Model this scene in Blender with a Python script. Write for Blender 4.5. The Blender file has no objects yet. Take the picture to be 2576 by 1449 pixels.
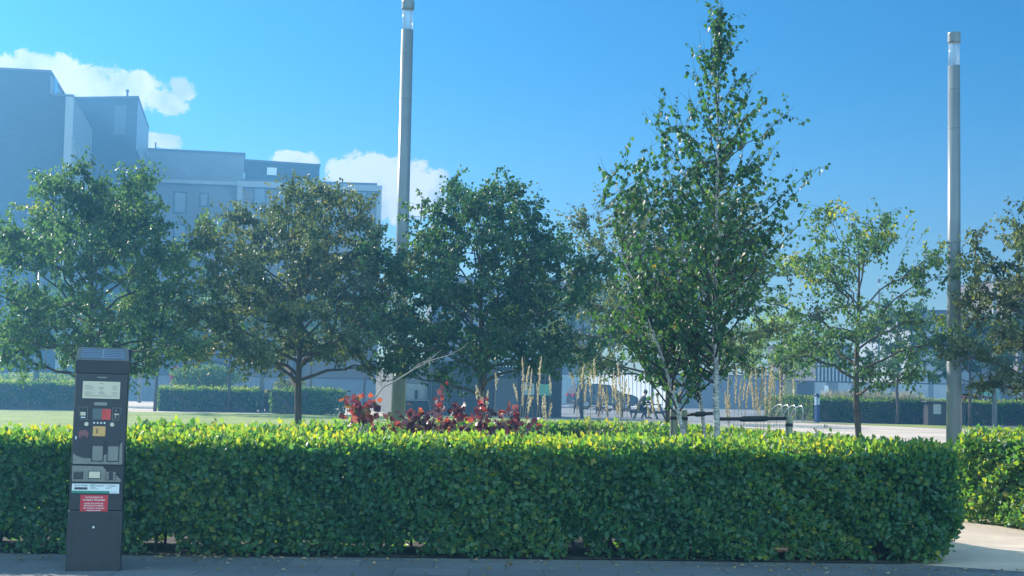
import bpy, bmesh, math, random
import numpy as np
from mathutils import Vector, Matrix
from math import sin, cos, pi, radians as R
random.seed(11); rng = np.random.default_rng(11)
S = bpy.context.scene; COL = S.collection
# ------------------------------------------------------------------ camera
F = 3720.0; W0, H0 = 2576.0, 1449.0; CZ = 1.5
PITCH, ROLL = R(3.78), R(1.12)
cam_d = bpy.data.cameras.new('camera'); cam = bpy.data.objects.new('camera', cam_d); COL.objects.link(cam)
MR = Matrix.Rotation(pi/2+PITCH, 4, 'X') @ Matrix.Rotation(ROLL, 4, 'Z')
cam.matrix_world = Matrix.Translation((0, 0, CZ)) @ MR
cam_d.sensor_width = 36; cam_d.lens = 36*F/W0; cam_d.clip_end = 3000; cam_d.clip_start = 0.1
S.camera = cam
CAM = Vector((0, 0, CZ))
def ray(u, v): return (MR.to_3x3() @ Vector((u-W0/2, H0/2-v, -F))).normalized()
def at(u, v, Y): r = ray(u, v); return CAM + r*(Y/r.y)
def gnd(u, v): r = ray(u, v); return CAM + r*(-CZ/r.z)
def xat(u, Y, v=1050): return at(u, v, Y).x
# ------------------------------------------------------------------ object helpers
def tag(o, label=None, cat=None, group=None, kind=None):
    if label: o['label'] = label
    if cat: o['category'] = cat
    if group: o['group'] = group
    if kind: o['kind'] = kind
    return o
def empty(name, loc=(0, 0, 0), rz=0.0, label=None, cat=None, group=None, kind=None):
    o = bpy.data.objects.new(name, None); COL.objects.link(o); o.location = loc; o.rotation_euler = (0, 0, rz)
    o.empty_display_size = 0.2
    return tag(o, label, cat, group, kind)
class MB:
    def __init__(s): s.v = []; s.f = []; s.mi = []; s.m = 0
    def add(s, vs, fs):
        n = len(s.v); s.v += [tuple(p) for p in vs]; s.f += [tuple(i+n for i in f) for f in fs]; s.mi += [s.m]*len(fs); return s
    def box(s, x0, x1, y0, y1, z0, z1, M=None):
        vs = [Vector(p) for p in ((x0,y0,z0),(x1,y0,z0),(x1,y1,z0),(x0,y1,z0),(x0,y0,z1),(x1,y0,z1),(x1,y1,z1),(x0,y1,z1))]
        if M: vs = [M @ p for p in vs]
        return s.add(vs, [(0,3,2,1),(4,5,6,7),(0,1,5,4),(1,2,6,5),(2,3,7,6),(3,0,4,7)])
    def prism(s, pts, vec):      # polygon extruded by vec
        n = len(pts); vec = Vector(vec); a = [Vector(p) for p in pts]; b = [p+vec for p in a]
        return s.add(a+b, [tuple(range(n))[::-1], tuple(range(n, 2*n))]+[(i, (i+1) % n, n+(i+1) % n, n+i) for i in range(n)])
    def tube(s, pts, rad, sides=6, cap=True):
        pts = [Vector(p) for p in pts]; n = len(pts)
        if not hasattr(rad, '__len__'): rad = [rad]*n
        vs = []; up = None
        for i, p in enumerate(pts):
            d = (pts[min(i+1, n-1)]-pts[max(i-1, 0)])
            if d.length < 1e-9: d = Vector((0, 0, 1))
            d.normalize()
            if up is None: up = Vector((1, 0, 0)) if abs(d.x) < .8 else Vector((0, 1, 0))
            a = (up-d*up.dot(d)).normalized(); b = d.cross(a); up = a
            for k in range(sides):
                t = 2*pi*k/sides; vs.append(p+(a*cos(t)+b*sin(t))*rad[i])
        fs = [(i*sides+k, i*sides+(k+1) % sides, (i+1)*sides+(k+1) % sides, (i+1)*sides+k) for i in range(n-1) for k in range(sides)]
        if cap: fs += [tuple(range(sides))[::-1], tuple(range((n-1)*sides, n*sides))]
        return s.add(vs, fs)
    def lathe(s, prof, sides=24, c=(0, 0, 0)):   # prof [(r,z)]
        vs = [(c[0]+r*cos(2*pi*k/sides), c[1]+r*sin(2*pi*k/sides), c[2]+z) for r, z in prof for k in range(sides)]
        n = len(prof)
        fs = [(i*sides+k, i*sides+(k+1) % sides, (i+1)*sides+(k+1) % sides, (i+1)*sides+k) for i in range(n-1) for k in range(sides)]
        fs += [tuple(range(sides))[::-1], tuple(range((n-1)*sides, n*sides))]
        return s.add(vs, fs)
    def build(s, name, mat, parent=None, smooth=False, bevel=0, loc=None):
        me = bpy.data.meshes.new(name); me.from_pydata(s.v, [], s.f)
        for m in (mat if isinstance(mat, (list, tuple)) else [mat]): me.materials.append(m)
        if any(s.mi): me.polygons.foreach_set('material_index', s.mi)
        o = bpy.data.objects.new(name, me); COL.objects.link(o)
        if smooth: me.polygons.foreach_set('use_smooth', [True]*len(s.f))
        if bevel:
            b = o.modifiers.new('bevel', 'BEVEL'); b.width = bevel; b.segments = 2; b.limit_method = 'ANGLE'; b.angle_limit = R(40)
        if parent: o.parent = parent
        if loc: o.location = loc
        me.update(); return o
# ------------------------------------------------------------------ materials
def newmat(name):
    m = bpy.data.materials.new(name); m.use_nodes = True; nt = m.node_tree; nt.nodes.clear(); return m, nt.nodes, nt.links
def mat(name, col, rough=.6, metal=0.0, spec=.5, var=.12, scale=6.0, bump=0.0, bscale=40.0, col2=None, stretch=None):
    m, N, L = newmat(name)
    out = N.new('ShaderNodeOutputMaterial'); p = N.new('ShaderNodeBsdfPrincipled'); L.new(p.outputs[0], out.inputs[0])
    p.inputs['Roughness'].default_value = rough; p.inputs['Metallic'].default_value = metal; p.inputs['Specular IOR Level'].default_value = spec
    tc = N.new('ShaderNodeTexCoord'); src = tc.outputs['Object']
    if stretch:
        mp = N.new('ShaderNodeMapping'); mp.inputs['Scale'].default_value = stretch; L.new(src, mp.inputs[0]); src = mp.outputs[0]
    nz = N.new('ShaderNodeTexNoise'); nz.inputs['Scale'].default_value = scale; nz.inputs['Detail'].default_value = 6; L.new(src, nz.inputs['Vector'])
    rp = N.new('ShaderNodeValToRGB'); c = col; c2 = col2
    lo = [max(0, x*(1-var)) for x in c]; hi = [min(1, x*(1+var)) for x in (c2 or c)]
    rp.color_ramp.elements[0].position = .3; rp.color_ramp.elements[1].position = .7
    rp.color_ramp.elements[0].color = (*lo, 1); rp.color_ramp.elements[1].color = (*hi, 1)
    L.new(nz.outputs['Fac'], rp.inputs[0]); L.new(rp.outputs[0], p.inputs['Base Color'])
    if bump:
        n2 = N.new('ShaderNodeTexNoise'); n2.inputs['Scale'].default_value = bscale; n2.inputs['Detail'].default_value = 4; L.new(src, n2.inputs['Vector'])
        b = N.new('ShaderNodeBump'); b.inputs['Strength'].default_value = bump; b.inputs['Distance'].default_value = .02
        L.new(n2.outputs['Fac'], b.inputs['Height']); L.new(b.outputs[0], p.inputs['Normal'])
    return m
def leafmat(name, ramp, trans=.45, tcol=(1.9, 2.2, .55), rough=.38, spec=.5):
    # ramp: [(pos, rgb)] read with the per-leaf 'tone'
    m, N, L = newmat(name)
    out = N.new('ShaderNodeOutputMaterial'); p = N.new('ShaderNodeBsdfPrincipled'); t = N.new('ShaderNodeBsdfTranslucent'); mx = N.new('ShaderNodeMixShader')
    a = N.new('ShaderNodeAttribute'); a.attribute_name = 'tone'
    rp = N.new('ShaderNodeValToRGB'); cr = rp.color_ramp
    while len(cr.elements) < len(ramp): cr.elements.new(.5)
    for e, (q, c) in zip(cr.elements, ramp): e.position = q; e.color = (*c, 1)
    L.new(a.outputs['Fac'], rp.inputs[0]); L.new(rp.outputs[0], p.inputs['Base Color'])
    p.inputs['Roughness'].default_value = rough; p.inputs['Specular IOR Level'].default_value = spec
    mu = N.new('ShaderNodeMix'); mu.data_type = 'RGBA'; mu.blend_type = 'MULTIPLY'; mu.inputs[0].default_value = 1; mu.clamp_result = False
    L.new(rp.outputs[0], mu.inputs[6]); mu.inputs[7].default_value = (*tcol, 1); L.new(mu.outputs[2], t.inputs[0])
    mx.inputs[0].default_value = trans; L.new(p.outputs[0], mx.inputs[1]); L.new(t.outputs[0], mx.inputs[2]); L.new(mx.outputs[0], out.inputs[0])
    return m
def brickmat(name, c1, c2, mortar, sc=1.0, bw=.5, rh=.2, zrot=0):
    m, N, L = newmat(name)
    out = N.new('ShaderNodeOutputMaterial'); p = N.new('ShaderNodeBsdfPrincipled'); L.new(p.outputs[0], out.inputs[0]); p.inputs['Roughness'].default_value = .85
    tc = N.new('ShaderNodeTexCoord'); mp = N.new('ShaderNodeMapping'); mp.inputs['Rotation'].default_value = (R(90), 0, zrot); L.new(tc.outputs['Object'], mp.inputs[0])
    b = N.new('ShaderNodeTexBrick'); b.inputs['Color1'].default_value = (*c1, 1); b.inputs['Color2'].default_value = (*c2, 1); b.inputs['Mortar'].default_value = (*mortar, 1)
    b.inputs['Scale'].default_value = sc; b.inputs['Brick Width'].default_value = bw; b.inputs['Row Height'].default_value = rh; b.inputs['Mortar Size'].default_value = .015
    L.new(mp.outputs[0], b.inputs['Vector'])
    nz = N.new('ShaderNodeTexNoise'); nz.inputs['Scale'].default_value = .35; nz.inputs['Detail'].default_value = 5; L.new(tc.outputs['Object'], nz.inputs['Vector'])
    mr = N.new('ShaderNodeMapRange'); mr.inputs[3].default_value = .8; mr.inputs[4].default_value = 1.2; L.new(nz.outputs['Fac'], mr.inputs[0])
    mu = N.new('ShaderNodeVectorMath'); mu.operation = 'SCALE'; L.new(b.outputs[0], mu.inputs[0]); L.new(mr.outputs[0], mu.inputs['Scale']); L.new(mu.outputs[0], p.inputs['Base Color'])
    return m
G1, G2, G3 = (.042, .085, .045), (.07, .13, .062), (.11, .175, .07)
YEL, ORG, BRN = (.30, .27, .05), (.34, .14, .04), (.16, .07, .03)
M = dict(
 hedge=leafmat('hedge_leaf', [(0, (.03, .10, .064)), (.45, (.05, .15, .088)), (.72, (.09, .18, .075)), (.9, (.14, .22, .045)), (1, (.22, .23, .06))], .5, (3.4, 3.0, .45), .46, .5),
 hedgefar=leafmat('far_hedge_leaf', [(0, (.025, .075, .035)), (.6, (.05, .12, .045)), (.8, (.13, .19, .04)), (1, (.22, .27, .05))], .45, (2.8, 2.6, .45), .45, .4),
 treeG=leafmat('tree_leaf_green', [(0, G1), (.55, G2), (.8, G3), (.93, (.2, .22, .045)), (1, YEL)], .42, (2.0, 2.3, .8), .5, .4),
 treeO=leafmat('tree_leaf_turning', [(0, (.065, .10, .055)), (.42, (.11, .155, .07)), (.66, (.2, .21, .09)), (.8, YEL), (.92, ORG), (1, BRN)], .4, (1.8, 1.7, .7), .5, .35),
 treeD=leafmat('tree_leaf_dark', [(0, (.022, .06, .034)), (.6, (.042, .10, .05)), (.92, (.09, .15, .055)), (1, (.25, .25, .05))], .34, (2.2, 2.4, .5), .5, .35),
 treeY=leafmat('tree_leaf_yellow_green', [(0, (.09, .16, .04)), (.5, (.16, .25, .05)), (1, (.3, .36, .07))], .5, (2.4, 2.4, .4), .5, .4),
 birch=leafmat('birch_leaf', [(0, (.024, .07, .038)), (.6, (.045, .11, .052)), (.93, (.10, .16, .06)), (1, (.24, .17, .05))], .38, (2.3, 2.5, .5), .48, .4),
 red=leafmat('red_leaf', [(0, (.06, .03, .042)), (.42, (.13, .045, .06)), (.62, (.36, .07, .08)), (.85, (.38, .11, .05)), (1, (.15, .14, .05))], .35, (2.0, 1.5, 1.2), .36, .6),
 straw=leafmat('dry_plume', [(0, (.46, .38, .24)), (.5, (.62, .53, .36)), (1, (.75, .67, .5))], .4, (1.2, 1.15, 1.0), .7, .2),
 blade=leafmat('grass_blade', [(0, (.12, .16, .05)), (.5, (.24, .23, .09)), (1, (.4, .33, .16))], .4, (1.4, 1.3, .8), .6, .2),
 dead=leafmat('fallen_leaf', [(0, (.2, .12, .05)), (.5, (.4, .3, .12)), (1, (.55, .45, .3))], .3, (1.2, 1.1, .9), .6, .2),
 bark=mat('bark', (.07, .055, .045), .9, bump=.5, var=.35, scale=14, stretch=(1, 1, .25)),
 twig=mat('twig', (.05, .038, .03), .85, var=.2),
 birchbark=mat('birch_bark', (.22, .2, .18), .85, var=.5, scale=18, bump=.3, stretch=(1, 1, 4), col2=(.42, .40, .37)),
 barebranch=mat('bare_branch', (.32, .27, .22), .8, var=.25),
 stake=mat('weathered_timber', (.20, .21, .15), .9, var=.25, scale=7, bump=.3, stretch=(6, 6, .6), col2=(.3, .3, .22)),
 rubber=mat('black_rubber', (.018, .018, .02), .75),
 pole=mat('painted_steel', (.165, .195, .21), .36, metal=.0, var=.08, scale=2.5, bump=.05, bscale=12),
 polejoint=mat('steel_joint', (.16, .17, .18), .5),
 meter=mat('meter_casing', (.022, .022, .026), .5, var=.15, scale=20),
 meter2=mat('meter_facia', (.03, .032, .04), .35, var=.1),
 meter3=mat('meter_pink_trim', (.22, .08, .08), .5),
 silver=mat('silver_facia', (.22, .21, .19), .38, metal=.4, var=.1, scale=30),
 steel=mat('brushed_steel', (.42, .43, .44), .32, metal=.8, var=.1),
 solar=mat('solar_cell', (.12, .15, .2), .2, var=.1, scale=3, spec=.8),
 solarline=mat('solar_busbar', (.55, .58, .6), .3, metal=.6),
 paper=mat('beige_notice', (.66, .56, .42), .7, var=.04),
 ink=mat('dark_ink', (.06, .06, .065), .7), inkmid=mat('faded_ink', (.25, .24, .22), .7),
 white=mat('white_print', (.72, .73, .73), .5, var=.03), redp=mat('red_sticker', (.55, .03, .04), .5, var=.05),
 greenp=mat('green_print', (.03, .22, .15), .5), amber=mat('amber_panel', (.66, .36, .12), .45, var=.08),
 lcd=mat('lcd_grey', (.1, .13, .14), .25), screenred=mat('screen_red', (.6, .06, .05), .35),
 asphalt=mat('foreground_paving', (.10, .10, .10), .88, var=.22, scale=18, bump=.35, bscale=120),
 soil=mat('soil', (.045, .035, .027), .95, var=.4, scale=8, bump=.6, bscale=30),
 edging=mat('stone_edging', (.12, .12, .12), .8, var=.15),
 plaza=mat('grey_plaza', (.24, .235, .23), .75, var=.1, scale=.6),
 hoard=mat('blue_grey_hoarding', (.16, .18, .21), .7, var=.12, scale=.7), hoardd=mat('dark_hoarding', (.075, .085, .1), .7),
 hoardw=mat('white_hoarding', (.62, .63, .62), .6, var=.1, scale=.8, stretch=(2, 2, .3)),
 hoardy=mat('ochre_hoarding', (.28, .24, .10), .7), hoardp=mat('pale_hoarding', (.34, .36, .38), .65, var=.12, scale=.8),
 kiosk=mat('black_cladding', (.018, .019, .02), .7, var=.3), kioskpale=mat('grey_timber', (.16, .16, .15), .8, var=.2),
 grout=mat('interior', (.32, .33, .31), .8), coffee=mat('menu_board', (.25, .3, .3), .6), greenb=mat('green_board', (.12, .28, .18), .6),
 bulb=mat('opal_glass', (.75, .76, .75), .25, var=.02),
 brickA=brickmat('dark_brick', (.035, .036, .04), (.022, .023, .028), (.06, .06, .065), 1, .45, .15, 0),
 brickC=brickmat('buff_brick', (.17, .165, .17), (.14, .135, .14), (.2, .195, .195), 1, .45, .15, 0),
 brickP=brickmat('slate_brick', (.03, .032, .038), (.02, .022, .028), (.06, .06, .068), 1, .6, .15, 0),
 stone=mat('pale_stone', (.30, .295, .285), .75, var=.06), coping=mat('dark_coping', (.06, .06, .065), .6),
 panelb=mat('brown_panel', (.19, .15, .12), .7, var=.1), glass=mat('window_glass', (.035, .05, .065), .12, spec=.9, var=.15, scale=.3),
 wframe=mat('window_frame', (.012, .015, .018), .5), palec=mat('pale_cladding', (.38, .39, .40), .5, var=.05),
 carb=mat('car_paint_dark', (.035, .045, .06), .22, spec=.7, var=.05), carr=mat('car_paint_red', (.42, .015, .02), .22, spec=.7, var=.05),
 carg=mat('car_glass', (.02, .025, .03), .08, spec=.9), tyre=mat('tyre', (.02, .02, .02), .85), rim=mat('rim', (.4, .4, .42), .3, metal=.8), lampr=mat('tail_lamp', (.5, .02, .02), .25),
 bluep=mat('blue_post', (.02, .05, .16), .5), bluel=mat('info_panel', (.35, .45, .55), .4), dark=mat('dark_plastic', (.025, .027, .03), .6),
 wood=mat('picnic_timber', (.06, .045, .038), .85, var=.25), woodtop=mat('picnic_top', (.09, .07, .06), .8, var=.2),
 skin=mat('skin', (.45, .28, .2), .6, var=.05), hair=mat('hair', (.03, .022, .018), .6), cloth=mat('dark_clothing', (.022, .022, .028), .9, var=.3),
)
def lantern_glass():
    m, N, L = newmat('lantern_glass'); out = N.new('ShaderNodeOutputMaterial'); t = N.new('ShaderNodeBsdfTransparent'); g = N.new('ShaderNodeBsdfPrincipled'); x = N.new('ShaderNodeMixShader')
    t.inputs[0].default_value = (.93, .96, .97, 1); g.inputs['Base Color'].default_value = (.8, .85, .86, 1); g.inputs['Roughness'].default_value = .15
    x.inputs[0].default_value = .22; L.new(t.outputs[0], x.inputs[1]); L.new(g.outputs[0], x.inputs[2]); L.new(x.outputs[0], out.inputs[0]); return m
M['lglass'] = lantern_glass()
# ------------------------------------------------------------------ leaves
def leaf_tpl(w=.72, fold=.16):      # ovate leaf, unit length along +Y, normal +Z, folded on the midrib
    v = np.array([(0, 0, 0), (-.38*w, .22, fold*.8), (-.5*w, .5, fold), (0, 1, -.06), (.5*w, .5, fold), (.38*w, .22, fold*.8), (0, .5, 0)], float)
    return v, [(0, 6, 2, 1), (6, 3, 2), (0, 5, 4, 6), (6, 4, 3)]
TPL = leaf_tpl()
def norm(a): return a/np.maximum(np.linalg.norm(a, axis=1, keepdims=True), 1e-9)
def leaves(name, P, A, Nn, size, tone, material, parent=None, tpl=TPL):
    """P base points, A axes, Nn rough normals, size lengths, tone 0..1"""
    P = np.asarray(P, float); A = norm(np.asarray(A, float)); Nn = np.asarray(Nn, float)
    B = norm(np.cross(A, Nn)); C = np.cross(B, A)
    tv, tf = tpl; n, k = len(P), len(tv)
    V = P[:, None, :] + size[:, None, None]*(tv[None, :, 0:1]*B[:, None, :]+tv[None, :, 1:2]*A[:, None, :]+tv[None, :, 2:3]*C[:, None, :])
    V = V.reshape(-1, 3)
    tot = np.array([len(f) for f in tf]); flat = np.concatenate([np.array(f) for f in tf])
    loops = (flat[None, :]+(np.arange(n)*k)[:, None]).ravel()
    tots = np.tile(tot, n); starts = np.concatenate([[0], np.cumsum(tots)[:-1]])
    me = bpy.data.meshes.new(name); me.vertices.add(len(V)); me.vertices.foreach_set('co', V.astype(np.float32).ravel())
    me.loops.add(len(loops)); me.loops.foreach_set('vertex_index', loops.astype(np.int32))
    me.polygons.add(len(tots)); me.polygons.foreach_set('loop_start', starts.astype(np.int32)); me.polygons.foreach_set('loop_total', tots.astype(np.int32))
    me.update(calc_edges=True)
    at_ = me.attributes.new('tone', 'FLOAT', 'POINT'); at_.data.foreach_set('value', np.repeat(np.clip(tone, 0, 1), k).astype(np.float32))
    me.materials.append(material); me.validate()
    o = bpy.data.objects.new(name, me); COL.objects.link(o)
    if parent: o.parent = parent
    return o
def rnd(n): return rng.normal(size=(n, 3))
# ------------------------------------------------------------------ trees
def bez(a, b, sag, n=5, wob=.03):
    a, b = Vector(a), Vector(b); c = (a+b)/2+Vector(sag); L = (b-a).length; out = []
    for i in range(n+1):
        t = i/n; p = a*(1-t)**2+c*2*t*(1-t)+b*t*t
        if 0 < i: p += Vector(rng.normal(size=3))*wob*L*.4
        out.append(p)
    return out
def tree(name, label, cat, x, y, z0, z1, r, leafsize, density, material, group=None, trunk_r=.06, tone=(.45, .25), prof=None, nprim=15, shoots=10, lean=0, hang=.8, bark='bark', seed=0, nsec=6, ntw=6, flat=1.0):
    global rng; rng = np.random.default_rng(seed+100)
    density = density*(1.0); t = empty(name, (x, y, 0), 0, label, cat, group)
    H = z1-z0
    prof = prof or (lambda q: (max(0, sin(pi*min(1, (q*.74+.21)))))**.6)
    wood = MB(); top = z1-.12*H
    tp = [Vector((lean*q+rng.normal()*.02, rng.normal()*.02, q*top)) for q in (0, .15, .3, .5, .7, .85, 1)]
    trad = [trunk_r*1.15, trunk_r, trunk_r*.92, trunk_r*.7, trunk_r*.45, trunk_r*.28, trunk_r*.1]
    def tr(z):
        q = min(.999, max(0, z/top)); ks = (0, .15, .3, .5, .7, .85, 1)
        for i in range(6):
            if ks[i] <= q <= ks[i+1]: f = (q-ks[i])/(ks[i+1]-ks[i]); return tp[i].lerp(tp[i+1], f), trad[i]*(1-f)+trad[i+1]*f
    wood.tube(tp, trad, 10)
    P, A = [], []; tl = []
    def env(q, phi):
        return r*prof(q)*(1+.16*sin(3*phi+seed)+.12*sin(5*phi+2*seed+4*q)+rng.normal()*.05)
    for i in range(nprim):
        q0 = (i+.5)/nprim; phi = i*2.39996+seed
        zs = z0*.98+H*(.02+.62*q0); s, rs = tr(zs)
        qe = min(1, .05+q0*.95+rng.uniform(-.04, .1)); rr = env(qe, phi)
        e = Vector((cos(phi)*rr, sin(phi)*rr*flat, z0+H*qe*1.0)); 
        if e.z < s.z+.15*rr: e.z = s.z+.12*rr
        path = bez(s, e, (0, 0, .16*rr), 7, .05); rb = max(.008, min(rs*.62, .028*r/1.8))
        wood.tube(path, [rb*(1-.86*k/7) for k in range(8)], 6, False)
        for j in range(nsec):
            f = .28+.72*(j+.5)/nsec; k = f*7; k0 = int(min(6, k)); b0 = path[k0].lerp(path[k0+1], k-k0)
            d = Vector(rng.normal(size=3)); d.z = abs(d.z)*.6-.15; out = Vector((cos(phi), sin(phi), .2)); d = (d.normalized()*.9+out*.45).normalized()
            L = r*rng.uniform(.26, .5)*(1.1-.35*f); e2 = b0+d*L
            hr = math.hypot(e2.x, e2.y); qq = (e2.z-z0)/H; mx = r*prof(min(1, max(0, qq)))*1.12+.08
            if hr > mx: e2.x *= mx/hr; e2.y *= mx/hr
            e2.z = min(e2.z, z1)
            p2 = bez(b0, e2, (0, 0, .05*L), 4, .08); wood.tube(p2, [rb*.42*(1-.7*k_/4) for k_ in range(5)], 4, False)
            clump = rng.normal()*tone[1]*.6
            for w in range(ntw):
                f2 = .2+.8*(w+rng.random())/ntw; k = f2*4; k1 = int(min(3, k)); c0 = p2[k1].lerp(p2[min(4, k1+1)], k-k1)
                d2 = (Vector(rng.normal(size=3))+d*.8).normalized(); L2 = r*rng.uniform(.1, .24); e3 = c0+d2*L2
                wood.tube([c0, c0.lerp(e3, .5)+Vector((0, 0, .1*L2)), e3], [.0045, .003, .0018], 3, False)
                n = max(2, int(density*rng.uniform(.6, 1.4)))
                for q in range(n):
                    g = (q+rng.random())/n*1.08; p = c0.lerp(e3, g)+Vector(rng.normal(size=3))*.035; P.append(p); A.append(d2*.4); tl.append(clump)
    for i in range(shoots):                      # long thin shoots standing out of the crown
        phi = rng.uniform(0, 2*pi); q = rng.uniform(.72, .97); rr = r*prof(q)*rng.uniform(.5, .95)
        b0 = Vector((cos(phi)*rr, sin(phi)*rr*flat, z0+H*q*.97)); d = Vector((cos(phi)*rng.uniform(.1, .9), sin(phi)*.5, rng.uniform(.5, 1.1))).normalized(); L = rng.uniform(.25, .62)
        pp = bez(b0, b0+d*L, (0, 0, .05), 4, .06); wood.tube(pp, [.005, .004, .003, .002, .0015], 3, False)
        for q in range(int(5+L*9)):
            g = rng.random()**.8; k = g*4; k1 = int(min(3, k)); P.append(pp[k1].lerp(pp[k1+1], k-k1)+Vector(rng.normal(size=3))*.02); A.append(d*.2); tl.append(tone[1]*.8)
    wood.build('trunk', M[bark], t, smooth=True)
    n = len(P); P = np.array([tuple(p) for p in P]); A = np.array([tuple(a) for a in A])
    A = A+rnd(n)*.5+np.array([0, 0, -hang]); 
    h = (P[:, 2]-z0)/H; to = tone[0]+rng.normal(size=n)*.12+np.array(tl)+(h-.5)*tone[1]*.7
    leaves('crown', P, A, rnd(n), leafsize*rng.uniform(.6, 1.15, n), to, M[material], t)
    return t
# ------------------------------------------------------------------ hedges
def catmull(pts, step=.12):
    pts = [Vector((*p, 0)) for p in pts]; out = []
    for i in range(len(pts)-1):
        p0, p1, p2, p3 = pts[max(0, i-1)], pts[i], pts[i+1], pts[min(len(pts)-1, i+2)]; n = max(2, int((p2-p1).length/step))
        for k in range(n):
            t = k/n; out.append(.5*((2*p1)+(p2-p0)*t+(2*p0-5*p1+4*p2-p3)*t*t+(3*p1-p0-3*p2+p3)*t**3))
    return np.array([tuple(p) for p in out+[pts[-1]]])
def hedge(label, line, wdt, h, dens, ls, material='hedge', core=.16, core_bottom=.1, group=None, seed=1, inner=0, end_round=0.0, bottom=.04, facing=None, topextra=1.0, tone=.45, shoots=0, h1=None, shoot_h=.15, gaps=()):
    """line: centreline; a shell of leaves over a clipped volume, stems inside"""
    global rng; rng = np.random.default_rng(seed+500)
    c = catmull(line); seg = np.diff(c, axis=0); L = np.linalg.norm(seg, axis=1); cum = np.concatenate([[0], np.cumsum(L)]); TL = cum[-1]
    org = c[len(c)//2].copy(); t = empty('hedge', tuple(org), 0, label, 'hedge', group)
    if h1 is None: h1 = h
    def frame(s):
        s = np.clip(s, 0, TL-1e-6); i = np.clip(np.searchsorted(cum, s, side='right')-1, 0, len(seg)-1)
        d = seg[i]/L[i][:, None]; p = c[i]+d*(s-cum[i])[:, None]; return p, d, np.stack([-d[:, 1], d[:, 0], np.zeros(len(d))], 1)
    nf = int(TL*h*dens); nt_ = int(TL*wdt*dens*topextra); ne = int(wdt*h*dens)
    side = np.concatenate([np.full(nf, -1), np.full(nf, 1), np.zeros(nt_), np.full(ne, 2), np.full(ne, 3)])
    n = len(side); s = rng.uniform(0, TL, n); s[side == 2] = 0; s[side == 3] = TL
    p, d, nr = frame(s); z = rng.uniform(bottom, 1, n); o = rng.uniform(-1, 1, n)
    hh = h+(h1-h)*s/TL
    bump = .035*np.sin(s*3.1+z*4+seed)+.03*np.sin(s*7.3+seed*2+z*9)+.02*np.sin(s*13+z*17)
    rad = wdt/2*(1-.12*np.clip(.35-z, 0, 1)*2)
    o = np.where(side == -1, -1, np.where(side == 1, 1, o)); z = np.where(side == 0, 1.0, z)
    inset = np.abs(rng.normal(size=n))*.07
    lat = o*rad; fr = (side == -1) | (side == 1); lat = np.where(fr, lat+o*(bump-inset), lat*.98)
    zz = z*hh; zz = np.where(side == 0, zz+bump*.8-inset*.9-.05*np.abs(o)**4, zz-.04*z)
    ex = np.where(side == 3, bump-inset, np.where(side == 2, -(bump-inset), 0))
    # undercut, rounded ends
    if end_round:
        und = np.clip(.3-z, 0, .3)/.3*end_round; tip = np.clip((s-(TL-1))/1, 0, 1); ex = ex-np.where(side == 3, und, 0); 
        keep = ~((side != 3) & (s > TL-und-.02) & (tip > 0)); 
    else: keep = np.ones(n, bool)
    P = p+nr*lat[:, None]+d*ex[:, None]; P[:, 2] = zz
    out = nr*np.where(fr, o, 0)[:, None]+d*np.where(side == 3, 1, np.where(side == 2, -1, 0))[:, None]; out[:, 2] = np.where(side == 0, 1, .15)
    up = np.zeros((n, 3)); up[:, 2] = np.where(side == 0, .9, .1)
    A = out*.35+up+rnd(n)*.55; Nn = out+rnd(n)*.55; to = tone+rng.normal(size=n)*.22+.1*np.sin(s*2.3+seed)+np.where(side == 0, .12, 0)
    P, A, Nn, to = P[keep], A[keep], Nn[keep], to[keep]; sz = ls*rng.uniform(.5, 1.35, len(P))
    if inner:
        m = int(TL*inner); s2 = rng.uniform(0, TL, m); p2, d2, n2 = frame(s2); P2 = p2+n2*rng.uniform(-.42, .42, m)[:, None]*wdt; P2[:, 2] = rng.uniform(.1, .84, m)*h
        P = np.concatenate([P, P2]); A = np.concatenate([A, rnd(m)+[0, 0, .4]]); Nn = np.concatenate([Nn, rnd(m)]); to = np.concatenate([to, rng.normal(size=m)*.2+.4]); sz = np.concatenate([sz, ls*rng.uniform(.8, 1.4, m)])
    if shoots:
        m = int(TL*shoots); s3 = rng.uniform(0, TL, m); p3, d3, n3 = frame(s3); P3 = p3+n3*rng.uniform(-.48, .48, m)[:, None]*wdt; P3[:, 2] = (h+(h1-h)*s3/TL)-.05+rng.beta(1.3, 2.2, m)*shoot_h
        P = np.concatenate([P, P3]); A = np.concatenate([A, rnd(m)*.35+[0, 0, 1]]); Nn = np.concatenate([Nn, rnd(m)]); to = np.concatenate([to, rng.normal(size=m)*.14+.82]); sz = np.concatenate([sz, ls*rng.uniform(.7, 1.2, m)])  # lighter new-growth tips, tone also raised to paint in the sunlit top
    if gaps:
        keep = np.ones(len(P), bool)
        for gx, gz, gr in gaps: keep &= (np.abs((P[:, 0]-gx)/gr)+rng.normal(size=len(P))*.12)**2+((P[:, 2]-gz)/(gr*.85))**2 > 1
        P, A, Nn, to, sz = P[keep], A[keep], Nn[keep], to[keep], sz[keep]
    leaves('foliage', P-org, A, Nn, sz, to, M[material], t)
    b = MB()
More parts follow.
